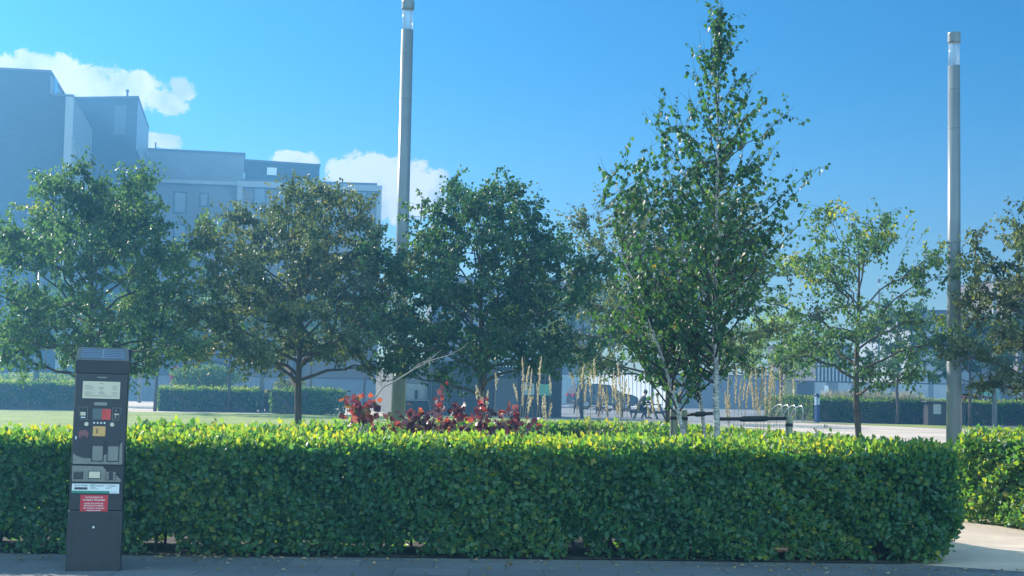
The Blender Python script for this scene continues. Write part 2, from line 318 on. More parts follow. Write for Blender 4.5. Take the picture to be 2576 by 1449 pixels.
    if core:
        hw = wdt/2-core; cc = c[::6] if len(c) > 12 else c; k = len(cc); vs = []; ds = np.gradient(cc, axis=0); ds = norm(ds)
        for i in range(k):
            nn = np.array([-ds[i, 1], ds[i, 0], 0]); base = cc[i]-org
            if i == 0: base = base+ds[i]*core
            if i == k-1: base = base-ds[i]*(core+end_round*.5)
            for a_, zz_ in ((-hw, core_bottom), (hw, core_bottom), (hw, h-core), (-hw, h-core)): q = base+nn*a_; vs.append((q[0], q[1], zz_))
        fs = [(i*4+j, i*4+(j+1) % 4, (i+1)*4+(j+1) % 4, (i+1)*4+j) for i in range(k-1) for j in range(4)]+[(3, 2, 1, 0), (k*4-4, k*4-3, k*4-2, k*4-1)]
        b.add(vs, fs)
    for q in range(int(TL*(7 if inner else 3))):
        s_ = np.array([rng.uniform(.1, TL-.15-end_round)]); pp, dd, nn = frame(s_); a = Vector(pp[0]+nn[0]*rng.uniform(-.3, .3)*wdt-org); a.z = 0
        e = a+Vector((rng.normal()*.13, rng.normal()*.1, h*rng.uniform(.55, .85))); b.tube([a, a.lerp(e, .4)+Vector((rng.normal()*.03, rng.normal()*.03, 0)), e], [.014, .011, .005], 5, False)
    b.build('stems', M['twig'], t)
    return t
# ------------------------------------------------------------------ sun, sky, haze, render
SUN_AZ, SUN_EL = R(-48), R(27)        # left of the view, behind the trees
sd = Vector((sin(SUN_AZ)*cos(SUN_EL), cos(SUN_AZ)*cos(SUN_EL), sin(SUN_EL)))
sl = bpy.data.lights.new('sun', 'SUN'); sl.energy = 4.5; sl.angle = R(.53); sl.color = (1, .93, .82)
so = bpy.data.objects.new('sun', sl); COL.objects.link(so); so.rotation_euler = (-sd).to_track_quat('-Z', 'Y').to_euler(); so.location = sd*80
w = bpy.data.worlds.new('World'); S.world = w; w.use_nodes = True; N, L = w.node_tree.nodes, w.node_tree.links; N.clear()
wo = N.new('ShaderNodeOutputWorld'); bg = N.new('ShaderNodeBackground'); L.new(bg.outputs[0], wo.inputs[0]); bg.inputs[1].default_value = .1
sky = N.new('ShaderNodeTexSky'); sky.sky_type = 'NISHITA'; sky.sun_disc = False; sky.sun_elevation = SUN_EL; sky.sun_rotation = SUN_AZ; sky.air_density = 1.0; sky.dust_density = .3; sky.ozone_density = 2.5
tint = N.new('ShaderNodeMix'); tint.data_type = 'RGBA'; tint.blend_type = 'MULTIPLY'; tint.inputs[0].default_value = 1; tint.clamp_result = False; L.new(sky.outputs[0], tint.inputs[6]); tint.inputs[7].default_value = (.125, .36, .56, 1)
# paler air towards the horizon
tcw0 = N.new('ShaderNodeTexCoord'); sx0 = N.new('ShaderNodeSeparateXYZ'); L.new(tcw0.outputs['Generated'], sx0.inputs[0])
hz_ = N.new('ShaderNodeMapRange'); hz_.interpolation_type = 'SMOOTHERSTEP'; hz_.inputs[1].default_value = .02; hz_.inputs[2].default_value = .26; L.new(sx0.outputs[2], hz_.inputs[0])
tmx = N.new('ShaderNodeMix'); tmx.data_type = 'RGBA'; L.new(hz_.outputs[0], tmx.inputs[0]); tmx.inputs[6].default_value = (.34, .47, .56, 1); tmx.inputs[7].default_value = (.10, .38, .56, 1); L.new(tmx.outputs[2], tint.inputs[7])
# clouds: cumulus heaps low in the sky, placed by compass direction and elevation
tcw = N.new('ShaderNodeTexCoord'); sx = N.new('ShaderNodeSeparateXYZ'); L.new(tcw.outputs['Generated'], sx.inputs[0])
def mth(op, a, b=None, c=None, clamp=False):
    m = N.new('ShaderNodeMath'); m.operation = op; m.use_clamp = clamp
    for i, x in enumerate((a, b, c)):
        if x is None: continue
        if isinstance(x, (int, float)): m.inputs[i].default_value = x
        else: L.new(x, m.inputs[i])
    return m.outputs[0]
az = mth('ARCTAN2', sx.outputs[0], sx.outputs[1]); el = mth('ARCSINE', sx.outputs[2])
blobs = [(-60,190,120,44),(40,186,100,40),(120,180,95,42),(205,212,95,46),(290,232,70,40),(345,228,58,48),(410,250,55,34),(462,222,34,32),(425,268,40,22),(400,356,46,20),(360,365,40,24),
         (738,402,48,20),(775,408,34,26),(690,428,60,20),(860,440,60,34),(935,430,75,40),(1000,445,80,45),(1060,452,58,44),(1092,446,34,30),(980,500,120,60),(880,500,80,50)]
field = None
for (u, v, ru, rv) in blobs:
    r = ray(u, v); a0, e0 = math.atan2(r.x, r.y), math.asin(r.z); ra, re = ru/F, rv/F
    da = mth('MULTIPLY', mth('SUBTRACT', az, a0), 1/ra); de = mth('MULTIPLY', mth('SUBTRACT', el, e0), 1/re)
    val = mth('SUBTRACT', 1.0, mth('SQRT', mth('ADD', mth('MULTIPLY', da, da), mth('MULTIPLY', de, de))))
    field = val if field is None else mth('SMOOTH_MAX', field, val, .25)
nzc = N.new('ShaderNodeTexNoise'); nzc.inputs['Scale'].default_value = 48; nzc.inputs['Detail'].default_value = 9; nzc.inputs['Roughness'].default_value = .68; nzc.inputs['Distortion'].default_value = .35; L.new(tcw.outputs['Generated'], nzc.inputs['Vector'])
nz2 = N.new('ShaderNodeTexNoise'); nz2.inputs['Scale'].default_value = 30; nz2.inputs['Detail'].default_value = 6; L.new(tcw.outputs['Generated'], nz2.inputs['Vector'])
# unseen cumulus added behind the viewer to brighten and cool the shade
bk = N.new('ShaderNodeMapRange'); bk.interpolation_type = 'SMOOTHSTEP'; bk.inputs[1].default_value = .15; bk.inputs[2].default_value = -.35; bk.inputs[3].default_value = -1.0; bk.inputs[4].default_value = .12; L.new(sx.outputs[1], bk.inputs[0])
nz3 = N.new('ShaderNodeTexNoise'); nz3.inputs['Scale'].default_value = 3.2; nz3.inputs['Detail'].default_value = 3; L.new(tcw.outputs['Generated'], nz3.inputs['Vector'])
back = mth('ADD', bk.outputs[0], mth('MULTIPLY', mth('SUBTRACT', nz3.outputs['Fac'], .42), 2.2))
upm = N.new('ShaderNodeMapRange'); upm.inputs[1].default_value = -.05; upm.inputs[2].default_value = .05; L.new(sx.outputs[2], upm.inputs[0])
field = mth('MAXIMUM', mth('ADD', field, .16), mth('SUBTRACT', mth('MULTIPLY', mth('ADD', back, 1.0), upm.outputs[0]), 1.0))
dens = mth('ADD', field, mth('MULTIPLY', mth('SUBTRACT', nzc.outputs['Fac'], .5), 3.0))
mk = N.new('ShaderNodeMapRange'); mk.interpolation_type = 'SMOOTHSTEP'; mk.inputs[1].default_value = .0; mk.inputs[2].default_value = .38; L.new(dens, mk.inputs[0])
sh = N.new('ShaderNodeMapRange'); sh.inputs[1].default_value = .36; sh.inputs[2].default_value = .56; L.new(nz2.outputs['Fac'], sh.inputs[0])
cc = N.new('ShaderNodeMix'); cc.data_type = 'RGBA'; L.new(sh.outputs[0], cc.inputs[0]); cc.inputs[6].default_value = (2.7, 3.15, 3.8, 1); cc.inputs[7].default_value = (4.5, 4.45, 4.5, 1)
bw = N.new('ShaderNodeMapRange'); bw.inputs[1].default_value = 0; bw.inputs[2].default_value = -.4; bw.inputs[3].default_value = 1; bw.inputs[4].default_value = 3.2; L.new(sx.outputs[1], bw.inputs[0])  # brightens the added rear clouds as fill for shaded fronts
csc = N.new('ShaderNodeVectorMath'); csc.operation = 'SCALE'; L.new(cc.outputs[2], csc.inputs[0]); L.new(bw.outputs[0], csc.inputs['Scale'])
rt = N.new('ShaderNodeMix'); rt.data_type = 'RGBA'; rt.clamp_result = False; rt.blend_type = 'MULTIPLY'; bk2 = N.new('ShaderNodeMapRange'); bk2.inputs[1].default_value = 0; bk2.inputs[2].default_value = -.3; L.new(sx.outputs[1], bk2.inputs[0]); L.new(bk2.outputs[0], rt.inputs[0]); L.new(csc.outputs[0], rt.inputs[6]); rt.inputs[7].default_value = (.62, .98, 1.12, 1)  # blue tint on the added rear clouds cools the fill
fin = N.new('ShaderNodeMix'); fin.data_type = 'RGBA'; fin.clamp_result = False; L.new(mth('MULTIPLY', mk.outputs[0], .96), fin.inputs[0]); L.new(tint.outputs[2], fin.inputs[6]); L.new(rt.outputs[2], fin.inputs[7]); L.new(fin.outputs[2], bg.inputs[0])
S.view_settings.view_transform = 'Standard'; S.view_settings.look = 'None'; S.view_settings.exposure = 1.14; S.view_settings.gamma = 1
S.render.engine = 'CYCLES'; S.cycles.use_denoising = True; S.cycles.max_bounces = 6; S.cycles.diffuse_bounces = 3; S.cycles.glossy_bounces = 3; S.cycles.transmission_bounces = 4; S.cycles.transparent_max_bounces = 8; S.cycles.volume_bounces = 0
S.cycles.sample_clamp_indirect = 6
hm, N_, L_ = newmat('glare_haze'); ho = N_.new('ShaderNodeOutputMaterial'); hv = N_.new('ShaderNodeVolumePrincipled'); hv.inputs['Color'].default_value = (.16, .52, 1, 1); hv.inputs['Density'].default_value = .0023; hv.inputs['Anisotropy'].default_value = .55; L_.new(hv.outputs[0], ho.inputs['Volume'])  # volume added to stand in for the bluish lens glare
b = MB(); b.box(-165, 165, -40, 235, -1.2, 36); hz = b.build('haze', hm); tag(hz, 'pale blue haze volume added over the park to imitate lens glare', 'haze', kind='stuff'); hz.display_type = 'WIRE'
# ------------------------------------------------------------------ ground
def sheet(name, pts, z, m, kind='structure', label=None, cat=None):
    me = bpy.data.meshes.new(name); me.from_pydata([(p[0], p[1], z) for p in pts], [], [tuple(range(len(pts)))]); me.materials.append(m)
    o = bpy.data.objects.new(name, me); COL.objects.link(o); return tag(o, label, cat, kind=kind)
def pathmat(c1=(.27, .212, .165), c2=(.32, .252, .196), mo=(.24, .2, .16), bw=.6, rh=.3, nm='stone_path'):
    m, N, L = newmat(nm); out = N.new('ShaderNodeOutputMaterial'); p = N.new('ShaderNodeBsdfPrincipled'); L.new(p.outputs[0], out.inputs[0]); p.inputs['Roughness'].default_value = .8
    tc = N.new('ShaderNodeTexCoord'); b = N.new('ShaderNodeTexBrick'); L.new(tc.outputs['Object'], b.inputs['Vector']); b.inputs['Scale'].default_value = 1; b.inputs['Brick Width'].default_value = bw; b.inputs['Row Height'].default_value = rh; b.inputs['Mortar Size'].default_value = .006
    b.inputs['Color1'].default_value = (*c1, 1); b.inputs['Color2'].default_value = (*c2, 1); b.inputs['Mortar'].default_value = (*mo, 1)
    nz = N.new('ShaderNodeTexNoise'); nz.inputs['Scale'].default_value = .5; nz.inputs['Detail'].default_value = 8; L.new(tc.outputs['Object'], nz.inputs['Vector'])
    mr = N.new('ShaderNodeMapRange'); mr.inputs[3].default_value = .75; mr.inputs[4].default_value = 3.2; L.new(nz.outputs['Fac'], mr.inputs[0]); mu = N.new('ShaderNodeVectorMath'); mu.operation = 'SCALE'; L.new(b.outputs[0], mu.inputs[0]); L.new(mr.outputs[0], mu.inputs['Scale']); L.new(mu.outputs[0], p.inputs['Base Color']); return m
def lawnmat():
    m, N, L = newmat('mown_grass'); out = N.new('ShaderNodeOutputMaterial'); p = N.new('ShaderNodeBsdfPrincipled'); t = N.new('ShaderNodeBsdfTranslucent'); x = N.new('ShaderNodeMixShader'); x.inputs[0].default_value = 0.0
    p.inputs['Roughness'].default_value = .9; tc = N.new('ShaderNodeTexCoord')
    mp = N.new('ShaderNodeMapping'); mp.inputs['Scale'].default_value = (.35, .12, 1); L.new(tc.outputs['Object'], mp.inputs[0])
    a = N.new('ShaderNodeTexNoise'); a.inputs['Scale'].default_value = 2.2; a.inputs['Detail'].default_value = 9; a.inputs['Roughness'].default_value = .72; L.new(mp.outputs[0], a.inputs['Vector'])
    r = N.new('ShaderNodeValToRGB'); r.color_ramp.elements[0].position = .35; r.color_ramp.elements[1].position = .68; r.color_ramp.elements[0].color = (.19, .245, .035, 1); r.color_ramp.elements[1].color = (.36, .375, .085, 1)
    L.new(a.outputs['Fac'], r.inputs[0]); L.new(r.outputs[0], p.inputs['Base Color']); L.new(p.outputs[0], x.inputs[1]); L.new(t.outputs[0], x.inputs[2]); L.new(x.outputs[0], out.inputs[0])
    n = N.new('ShaderNodeTexNoise'); n.inputs['Scale'].default_value = 60; L.new(tc.outputs['Object'], n.inputs['Vector']); b = N.new('ShaderNodeBump'); b.inputs['Strength'].default_value = .6; b.inputs['Distance'].default_value = .03; L.new(n.outputs['Fac'], b.inputs['Height']); L.new(b.outputs[0], p.inputs['Normal']); return m
sheet('ground', [(-163, -38), (163, -38), (163, 233), (-163, 233)], 0, M['plaza'])
sheet('path', [(-60, 13.9), (3.5, 14.0), (3.5, 13.0), (4.2, 12.58), (60, 12.2), (60, 64), (17, 71), (10, 73), (2, 76), (-7, 98), (-20, 95), (-60, 95)], .004, pathmat())
sheet('pavement', [(-40, -20), (40, -20), (40, 12.45), (4.5, 12.66), (3.5, 13.12), (0, 12.93), (-3, 12.68), (-40, 12.6)], .008, pathmat((.055, .062, .068), (.07, .078, .085), (.035, .035, .037), .6, .45, 'paving_slabs'))
sheet('lawn', [(-45, 14), (3.6, 14.2), (5.5, 20), (8.6, 30), (10.9, 40), (11.35, 46), (11.25, 50), (10.8, 54.4), (9.6, 58.5), (8.2, 63), (6.6, 67), (2.3, 69.8), (-6, 68.5), (-14, 66.8), (-24, 64), (-45, 60)], .012, lawnmat())
sheet('verge', [(12.6, 71.6), (16.5, 68.0), (24, 58.2), (34, 55), (34, 64), (27, 68.2), (20, 71.2)], .013, lawnmat())
sheet('planting_bed', [(-40, 12.55), (-3, 12.63), (0, 12.88), (3.5, 13.08), (3.9, 14.2), (3.3, 16.2), (2.2, 18.4), (1.1, 20.2), (-.4, 19.6), (-2, 17.2), (-4.2, 16.4), (-7, 15), (-40, 14.6)], .018, M['soil'])
sheet('courtyard', [gnd(1300, 1053).to_tuple(), gnd(1700, 1062).to_tuple(), gnd(2050, 1063).to_tuple(), (15.4, 75, 0), (15.6, 86, 0), (14, 118, 0), (-2, 118, 0)], .014, M['plaza'])
b = MB(); b.prism([(4.55, 12.55, 0), (14, 12.1, 0), (14, 12.22, 0), (4.55, 12.67, 0)], (0, 0, .022)); tag(b.build('kerb', M['edging']), kind='structure')
# ------------------------------------------------------------------ hedges
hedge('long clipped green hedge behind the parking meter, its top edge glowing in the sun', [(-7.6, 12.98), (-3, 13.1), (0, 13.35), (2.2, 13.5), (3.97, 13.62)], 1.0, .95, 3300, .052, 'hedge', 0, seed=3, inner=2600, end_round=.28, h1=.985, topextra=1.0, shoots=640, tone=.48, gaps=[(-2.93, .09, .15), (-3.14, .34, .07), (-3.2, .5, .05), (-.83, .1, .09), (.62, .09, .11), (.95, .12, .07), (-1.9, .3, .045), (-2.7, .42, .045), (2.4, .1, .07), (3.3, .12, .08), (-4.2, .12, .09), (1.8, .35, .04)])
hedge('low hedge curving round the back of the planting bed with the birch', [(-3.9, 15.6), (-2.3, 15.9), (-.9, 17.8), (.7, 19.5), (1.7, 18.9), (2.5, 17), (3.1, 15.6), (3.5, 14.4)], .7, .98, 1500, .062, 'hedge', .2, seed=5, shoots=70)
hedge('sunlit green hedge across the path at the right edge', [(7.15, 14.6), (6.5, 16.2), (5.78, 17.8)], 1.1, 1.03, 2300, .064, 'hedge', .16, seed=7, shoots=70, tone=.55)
FH = dict(core=.07, core_bottom=.03, ls=.085, dens=560, shoots=120, shoot_h=.24, bottom=.03, material='hedgefar')
def fhedge(label, pts, h, wdt=1.6, seed=1, **k): a = dict(FH); a.update(k); ls = a.pop('ls'); dens = a.pop('dens'); mt = a.pop('material'); return hedge(label, pts, wdt, h, dens, ls, mt, seed=seed, group='clipped hedges beyond the lawn', **a)
g = lambda u, v, back=.8: (gnd(u, v).x, gnd(u, v).y+back)
fhedge('far dark hedge at the left edge beyond the lawn, behind the parking meter', [g(-60, 1029), g(100, 1031), g(235, 1033)], 1.2, 2.6, 11)
fhedge('far hedge left of the dark tree trunk with its left end lit yellow green', [g(388, 1034), g(520, 1036), g(652, 1038)], 1.04, 1.8, 12)
fhedge('short far hedge block behind the dark tree trunk, ending at the pale path', [g(700, 1041), g(770, 1043), g(826, 1045)], 1.1, 2.2, 13)
cx = g(2083, 1062, .7)
fhedge('sunlit hedge wall running away behind the bicycle hoops', [(cx[0]+.2, cx[1]+.9), (cx[0]-.5, cx[1]+4), (cx[0]-1.1, cx[1]+7.5)], 1.12, 1.4, 14)
fhedge('long dark hedge behind the blue post at the right', [(cx[0]-.45, cx[1]), g(2250, 1066, .7), g(2420, 1069.5, .7), g(2528, 1072, .7)], 1.12, 1.4, 15)
fhedge('sunlit hedge beyond the right-hand lamp column at the right edge', [(24.6, 74), (27.5, 73), (31, 72)], 1.15, 1.4, 16)
# ------------------------------------------------------------------ lamp columns
def column(x, y, h, r0, r1, label, sleeve=0, near=True, disc=False, group='pale steel lamp columns'):
    t = empty('lamp_column', (x, y, 0), 0, label, 'lamp column', group)
    gl = h-.62; cp = h-.19 if near else h-.25; rr = lambda z: r0+(r1-r0)*z/h
    b = MB(); b.lathe([(r0*1.0, 0), (rr(gl), gl)], 32 if near else 14); b.build('shaft', M['pole'], t, smooth=False)
    o = t.children[0]
    me = o.data; me.polygons.foreach_set('use_smooth', [len(p.vertices) == 4 for p in me.polygons])
    rg = rr(gl)
    b = MB(); b.lathe([(rg*.93, gl), (rg*.93, cp)], 24); b.build('lantern_glass', M['lglass'], t, smooth=True)
    b = MB(); b.lathe([(rg*1.02, cp), (rg*1.08, cp+.01), (rg*1.08, h-.03), (rg*1.0, h)], 28); b.build('cap', M['pole'], t, smooth=False, bevel=.004)
    if near:
        for k in range(4):
            a = pi/4+k*pi/2+.25; b = MB(); b.tube([(cos(a)*rg*.72, sin(a)*rg*.72, gl), (cos(a)*rg*.72, sin(a)*rg*.72, cp)], .0055, 6); b.build('rod', M['polejoint'], t)
        for z in [h*.955-.7, h*.78, h*.52]: b = MB(); b.lathe([(rr(z)+.001, z), (rr(z)+.002, z+.001), (rr(z)+.002, z+.011), (rr(z)+.001, z+.012)], 28); b.build('joint', M['polejoint'], t, smooth=True)
    if sleeve:
        b = MB(); b.lathe([(rr(0)+.012, 0), (rr(sleeve)+.010, sleeve), (rr(sleeve)+.0015, sleeve+.012)], 32); s_ = b.build('sleeve', M['pole'], t, smooth=False); s_.data.polygons.foreach_set('use_smooth', [len(p.vertices) == 4 for p in s_.data.polygons])
        b = MB(); b.lathe([(rr(sleeve)+.003, sleeve+.75), (rr(sleeve)+.004, sleeve+.755), (rr(sleeve)+.004, sleeve+.765)], 28); b.build('joint', M['polejoint'], t, smooth=True)
    if disc:
        dz = sleeve+.33; a = -pi/2-.38; rad = rr(dz); q = Matrix.Translation((cos(a)*(rad+.004), sin(a)*(rad+.004), dz)) @ Matrix.Rotation(a-pi/2, 4, 'Z') @ Matrix.Rotation(pi/2, 4, 'X')
        def flat(name, prof, m, off): 
            b = MB(); b.lathe(prof, 28); b.v = [tuple(q @ Vector((p[0], p[1], p[2]-off))) for p in b.v]; return b.build(name, m, d_ if name != 'number_disc' else t)
        d_ = None; d_ = flat('number_disc', [(.07, -.004), (.07, .004)], M['white'], -.002*-1)
        flat('ring_mark', [(.052, -.002), (.052, .002)], M['hoard'], .007)
        for k in (-1, 0, 1): b = MB(); b.box(-.028, .028, k*.02-.006, k*.02+.006, -.001, .002); b.v = [tuple(q @ Vector((p[0], p[1], p[2]-.0112))) for p in b.v]; b.build('mark_line', M['white'], d_)
    return t
def colat(u, Y, v=1100): return at(u, v, Y).x
column(at(1001, 1050, 30.5).x, 30.5, 9.5, .138, .124, 'tall pale lamp column left of centre, its lantern cut by the top of the picture', 2.6)
column(colat(2400, 27), 27, 8.18, .128, .108, 'tall pale lamp column at the right, its whole glass lantern against the sky', 2.25, disc=True)
for (u, v, lb) in [(88, 1030, 'far lamp column in front of the dark hedge at the left edge'), (350, 1013, 'far lamp column on the pale path just right of the parking meter'), (657, 1038, 'far lamp column between two clipped hedges left of the dark tree trunk'), (2502, 1073, 'far lamp column at the end of the dark hedge, right of the tall column')]:
    q = gnd(u, v); column(q.x, q.y, 7.2, .12, .1, lb, near=False)
q = at(2210, 1020, 92); column(q.x, q.y, 8.6, .085, .08, 'thin far lamp column behind the tufted grasses and the right-hand hedge', near=False)
# ------------------------------------------------------------------ trees
def topz(v, u, Y): return at(u, v, Y).z
GT = 'round-headed young trees in a row on the lawn'
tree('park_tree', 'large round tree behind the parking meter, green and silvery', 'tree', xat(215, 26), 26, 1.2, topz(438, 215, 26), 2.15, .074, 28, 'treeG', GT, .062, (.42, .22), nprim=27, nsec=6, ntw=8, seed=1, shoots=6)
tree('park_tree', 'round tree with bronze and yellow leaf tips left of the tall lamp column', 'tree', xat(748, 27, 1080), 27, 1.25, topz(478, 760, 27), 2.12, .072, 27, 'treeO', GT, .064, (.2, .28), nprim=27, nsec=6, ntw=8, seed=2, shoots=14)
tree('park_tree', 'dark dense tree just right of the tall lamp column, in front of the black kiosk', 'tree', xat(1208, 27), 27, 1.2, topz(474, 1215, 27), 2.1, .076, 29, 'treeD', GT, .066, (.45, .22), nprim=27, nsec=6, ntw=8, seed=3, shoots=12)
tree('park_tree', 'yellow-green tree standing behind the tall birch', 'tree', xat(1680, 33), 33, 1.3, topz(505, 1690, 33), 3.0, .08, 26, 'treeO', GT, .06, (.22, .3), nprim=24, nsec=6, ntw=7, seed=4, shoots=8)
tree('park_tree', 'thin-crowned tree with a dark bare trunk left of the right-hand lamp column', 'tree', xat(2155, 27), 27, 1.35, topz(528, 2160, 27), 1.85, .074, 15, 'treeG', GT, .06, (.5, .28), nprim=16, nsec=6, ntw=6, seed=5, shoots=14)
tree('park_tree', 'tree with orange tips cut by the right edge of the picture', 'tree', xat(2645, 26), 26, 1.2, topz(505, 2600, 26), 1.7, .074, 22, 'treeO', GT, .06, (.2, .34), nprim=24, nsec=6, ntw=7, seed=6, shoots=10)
GF = 'smaller trees standing beyond the lawn'
def ftree(u, v, lb, zt=5.3, r=1.8, m='treeG', Y=None, z0=2.0, seed=1, dn=7, tone=(.4, .2), y0=None):
    q = gnd(u, v) if Y is None else at(u, 1040, Y); 
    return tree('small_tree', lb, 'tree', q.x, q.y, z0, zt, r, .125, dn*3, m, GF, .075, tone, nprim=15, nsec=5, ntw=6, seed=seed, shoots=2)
ftree(390, 1035, 'far tree whose trunk stands at the lit left end of the far hedge', 5.9, 2.5, seed=21, z0=1.9)
ftree(575, 1037, 'far tree with its trunk in front of the middle of the far hedge', 5.9, 2.7, seed=22, z0=1.9)
ftree(778, 1030, 'far slim tree seen past the dark tree trunk at the left', 7, 3.2, seed=23, Y=88, z0=2.8)
ftree(1464, 1053, 'far dark tree right of the black kiosk, in front of the parked dark car', 6.6, 3.4, 'treeD', seed=24, z0=2.9, dn=8)
ftree(1640, 1020, 'far tree before the white hoarding, behind the birch', 8.4, 4.0, 'treeD', Y=98, seed=25, z0=4.0, dn=8)
ftree(1965, 1030, 'bright yellow-green far tree behind the bicycle hoops', 5.6, 3.1, 'treeY', Y=80, seed=26, z0=1.9, tone=(.5, .25), dn=9)
ftree(2258, 1068, 'far tree in front of the dark hedge, between bare trunk and lamp column', 5.8, 2.6, 'treeG', seed=27, z0=2.2, dn=8)
ftree(2440, 1075, 'far dark tree right of the tall right-hand lamp column', 5.2, 2.0, 'treeD', seed=28, z0=2.0, dn=8)
ftree(2575, 1040, 'far tree behind the sunlit hedge at the right edge', 6.3, 2.4, 'treeD', Y=80, seed=30, z0=2.5)
ftree(110, 1020, 'far tree above the dark hedge at the left edge', 6.8, 3.2, 'treeG', Y=84, seed=29, z0=3.4)
ftree(915, 1020, 'far tree over the dark hoarding left of the kiosk', 7.2, 3.2, 'treeD', Y=90, seed=31, z0=3.2)
# birch: three pale stems and an ascending, open crown
def birch():
    global rng; rng = np.random.default_rng(77); Y = 15.5
    t = empty('birch_tree', (2.1, Y, 0), 0, 'tall multi-stemmed birch with pale stems rising above the front hedge', 'tree')
    O = Vector((2.1, Y, 0)); Wd = MB(); Tw = MB(); P = []; A = []
    def px(u, v, dy=0): return at(u, v, Y+dy)-O
    stems = [([px(1806, 1240), px(1803, 1060), px(1800, 900), px(1797, 760), px(1803, 560), px(1806, 380), px(1808, 180), px(1806, 20)], [.037, .034, .03, .026, .019, .013, .007, .002]),
             ([px(1790, 1240, .2), px(1768, 1060, .25), px(1757, 960, .25), px(1750, 860, .3), px(1735, 700, .4), px(1700, 520, .5), px(1672, 400, .5)], [.026, .022, .019, .016, .011, .006, .002]),
             ([px(1745, 1240, -.1), px(1722, 1100, -.1), px(1690, 980, -.1), px(1664, 890, -.15), px(1610, 740, -.2), px(1540, 600, -.3), px(1480, 500, -.3)], [.028, .025, .021, .017, .011, .006, .002]),
             ([px(1752, 1000, .3), px(1747, 930, .35), px(1743, 860, .45), px(1775, 700, .6), px(1850, 520, .6)], [.012, .011, .01, .007, .002])]
    ks = [(0, 10), (60, 35), (120, 95), (250, 165), (400, 250), (500, 285), (560, 300), (620, 300), (700, 300), (800, 290), (870, 250), (930, 190), (1000, 90)]
    cen = [(0, 1808), (250, 1815), (400, 1850), (500, 1860), (620, 1770), (800, 1690), (960, 1690)]
    def itp(tab, v): return float(np.interp(v, [a for a, _ in tab], [b_ for _, b_ in tab]))
    for si, (pts, rad) in enumerate(stems):
        Wd = MB(); Wd.tube(pts, rad, 10); Wd.build('stem', M['birchbark'], t, smooth=True)
        nb = (88, 40, 60, 34)[si]
        for i in range(nb):
            f = .22+.76*((i+rng.random())/nb) if si < 3 else .3+.7*(i+rng.random())/nb
            k = f*(len(pts)-1); k0 = int(min(len(pts)-2, k)); s = pts[k0].lerp(pts[k0+1], k-k0); r0 = rad[k0]+(rad[k0+1]-rad[k0])*(k-k0)
            ph = rng.uniform(0, 2*pi); rise = rng.uniform(.28, .95); ez = s.z+rise; ve = 970-(ez-1.5)*F/Y+10
            wst = 1.0 if si == 0 else .55; rp_ = min(itp(ks, max(0, ve))*wst*rng.uniform(.6, 1.28)*Y/F, rise*1.5+.15); cxw = wst*((itp(cen, max(0, ve))-1806)*Y/F+.06)+(1-wst)*s.x
            if ez > 5.4: rp_ *= .5; ez = 5.0+.75*rng.random()
            tx, ty = cxw+cos(ph)*rp_, sin(ph)*rp_*.85; hd = max(1e-3, math.hypot(tx-s.x, ty-s.y)); kk = min(1, (rise*1.3+.1)/hd)
            e = Vector((s.x+(tx-s.x)*kk, s.y+(ty-s.y)*kk, ez))
            pth = bez(s, e, ((e.x-s.x)*.15, (e.y-s.y)*.15, -.02), 6, .03); rb = max(.003, min(r0*.5, .012)); Tw.tube(pth, [rb*(1-.8*q/6) for q in range(7)], 5, False)
            for j in range(8 if rp_ > .5 else (6 if rp_ > .3 else 4)):
                g_ = .22+.78*(j+rng.random())/8; k = g_*6; k1 = int(min(5, k)); b0 = pth[k1].lerp(pth[k1+1], k-k1)
                d = (Vector(rng.normal(size=3))*.6+(e-s).normalized()*.8+Vector((0, 0, .25))).normalized(); L_ = rng.uniform(.12, .34); p2 = bez(b0, b0+d*L_, (0, 0, -.02), 3, .05)
                Tw.tube(p2, [.0028, .002, .0016, .001], 3, False)
                for q in range(int(rng.integers(4, 9))):
                    h_ = (q+.6)/8*3; k2 = int(min(2, h_)); P.append(p2[k2].lerp(p2[k2+1], h_-k2)+Vector(rng.normal(size=3))*.012); A.append(d*.25)
    # a few low drooping sprays
    Tw.build('branches', M['twig'], t)
    n = len(P); P = np.array([tuple(p) for p in P]); A = np.array([tuple(a) for a in A])+rnd(n)*.45+[0, 0, -.85]
    leaves('crown', P, A, rnd(n), rng.uniform(.034, .066, n), .45+rng.normal(size=n)*.2, M['birch'], t, leaf_tpl(.86, .12))
birch()
# ------------------------------------------------------------------ stakes and ties round the birch
PST = []
for (u, v, Y, lb, k) in [(1695, 1030, 16.0, 'weathered timber stake left of the birch, behind the pale leaning stem', 1.15), (1721, 1031, 15.7, 'weathered timber stake between the leaning stem and the main birch trunk', 1), (1985, 1047, 15.9, 'weathered timber stake standing alone right of the birch', 1)]:
    p = at(u, v, Y); t = empty('tree_stake', (p.x, Y, 0), .12, lb, 'stake', 'timber stakes supporting the birch'); h = p.z
    b = MB(); b.lathe([(.037*k, 0), (.037*k, h-.012), (.031*k, h)], 12); b.build('post', M['stake'], t, smooth=False); 
    b = MB(); b.lathe([(.041*k, h-.11), (.041*k, h-.075)], 12); b.build('strap', M['rubber'], t); PST.append(Vector((p.x, Y, h)))
def belt(name, a, c, lb, wd=.034):
    t = empty(name, tuple(a), 0, lb, 'tree tie', 'rubber ties round the birch'); a, c = Vector(a), Vector(c); d = c-a
    b = MB(); b.tube([Vector((0, 0, 0)), d*.3, d*.6, d], [wd*.42]*4, 8); b.build('strap', M['rubber'], t, smooth=True)
    b = MB(); b.tube([d*.3+Vector((0, 0, -.002)), d*.36, d*.66, d*.72], [wd*.55, wd*.66, wd*.66, wd*.5], 8); b.build('buffer', M['rubber'], t, smooth=True)
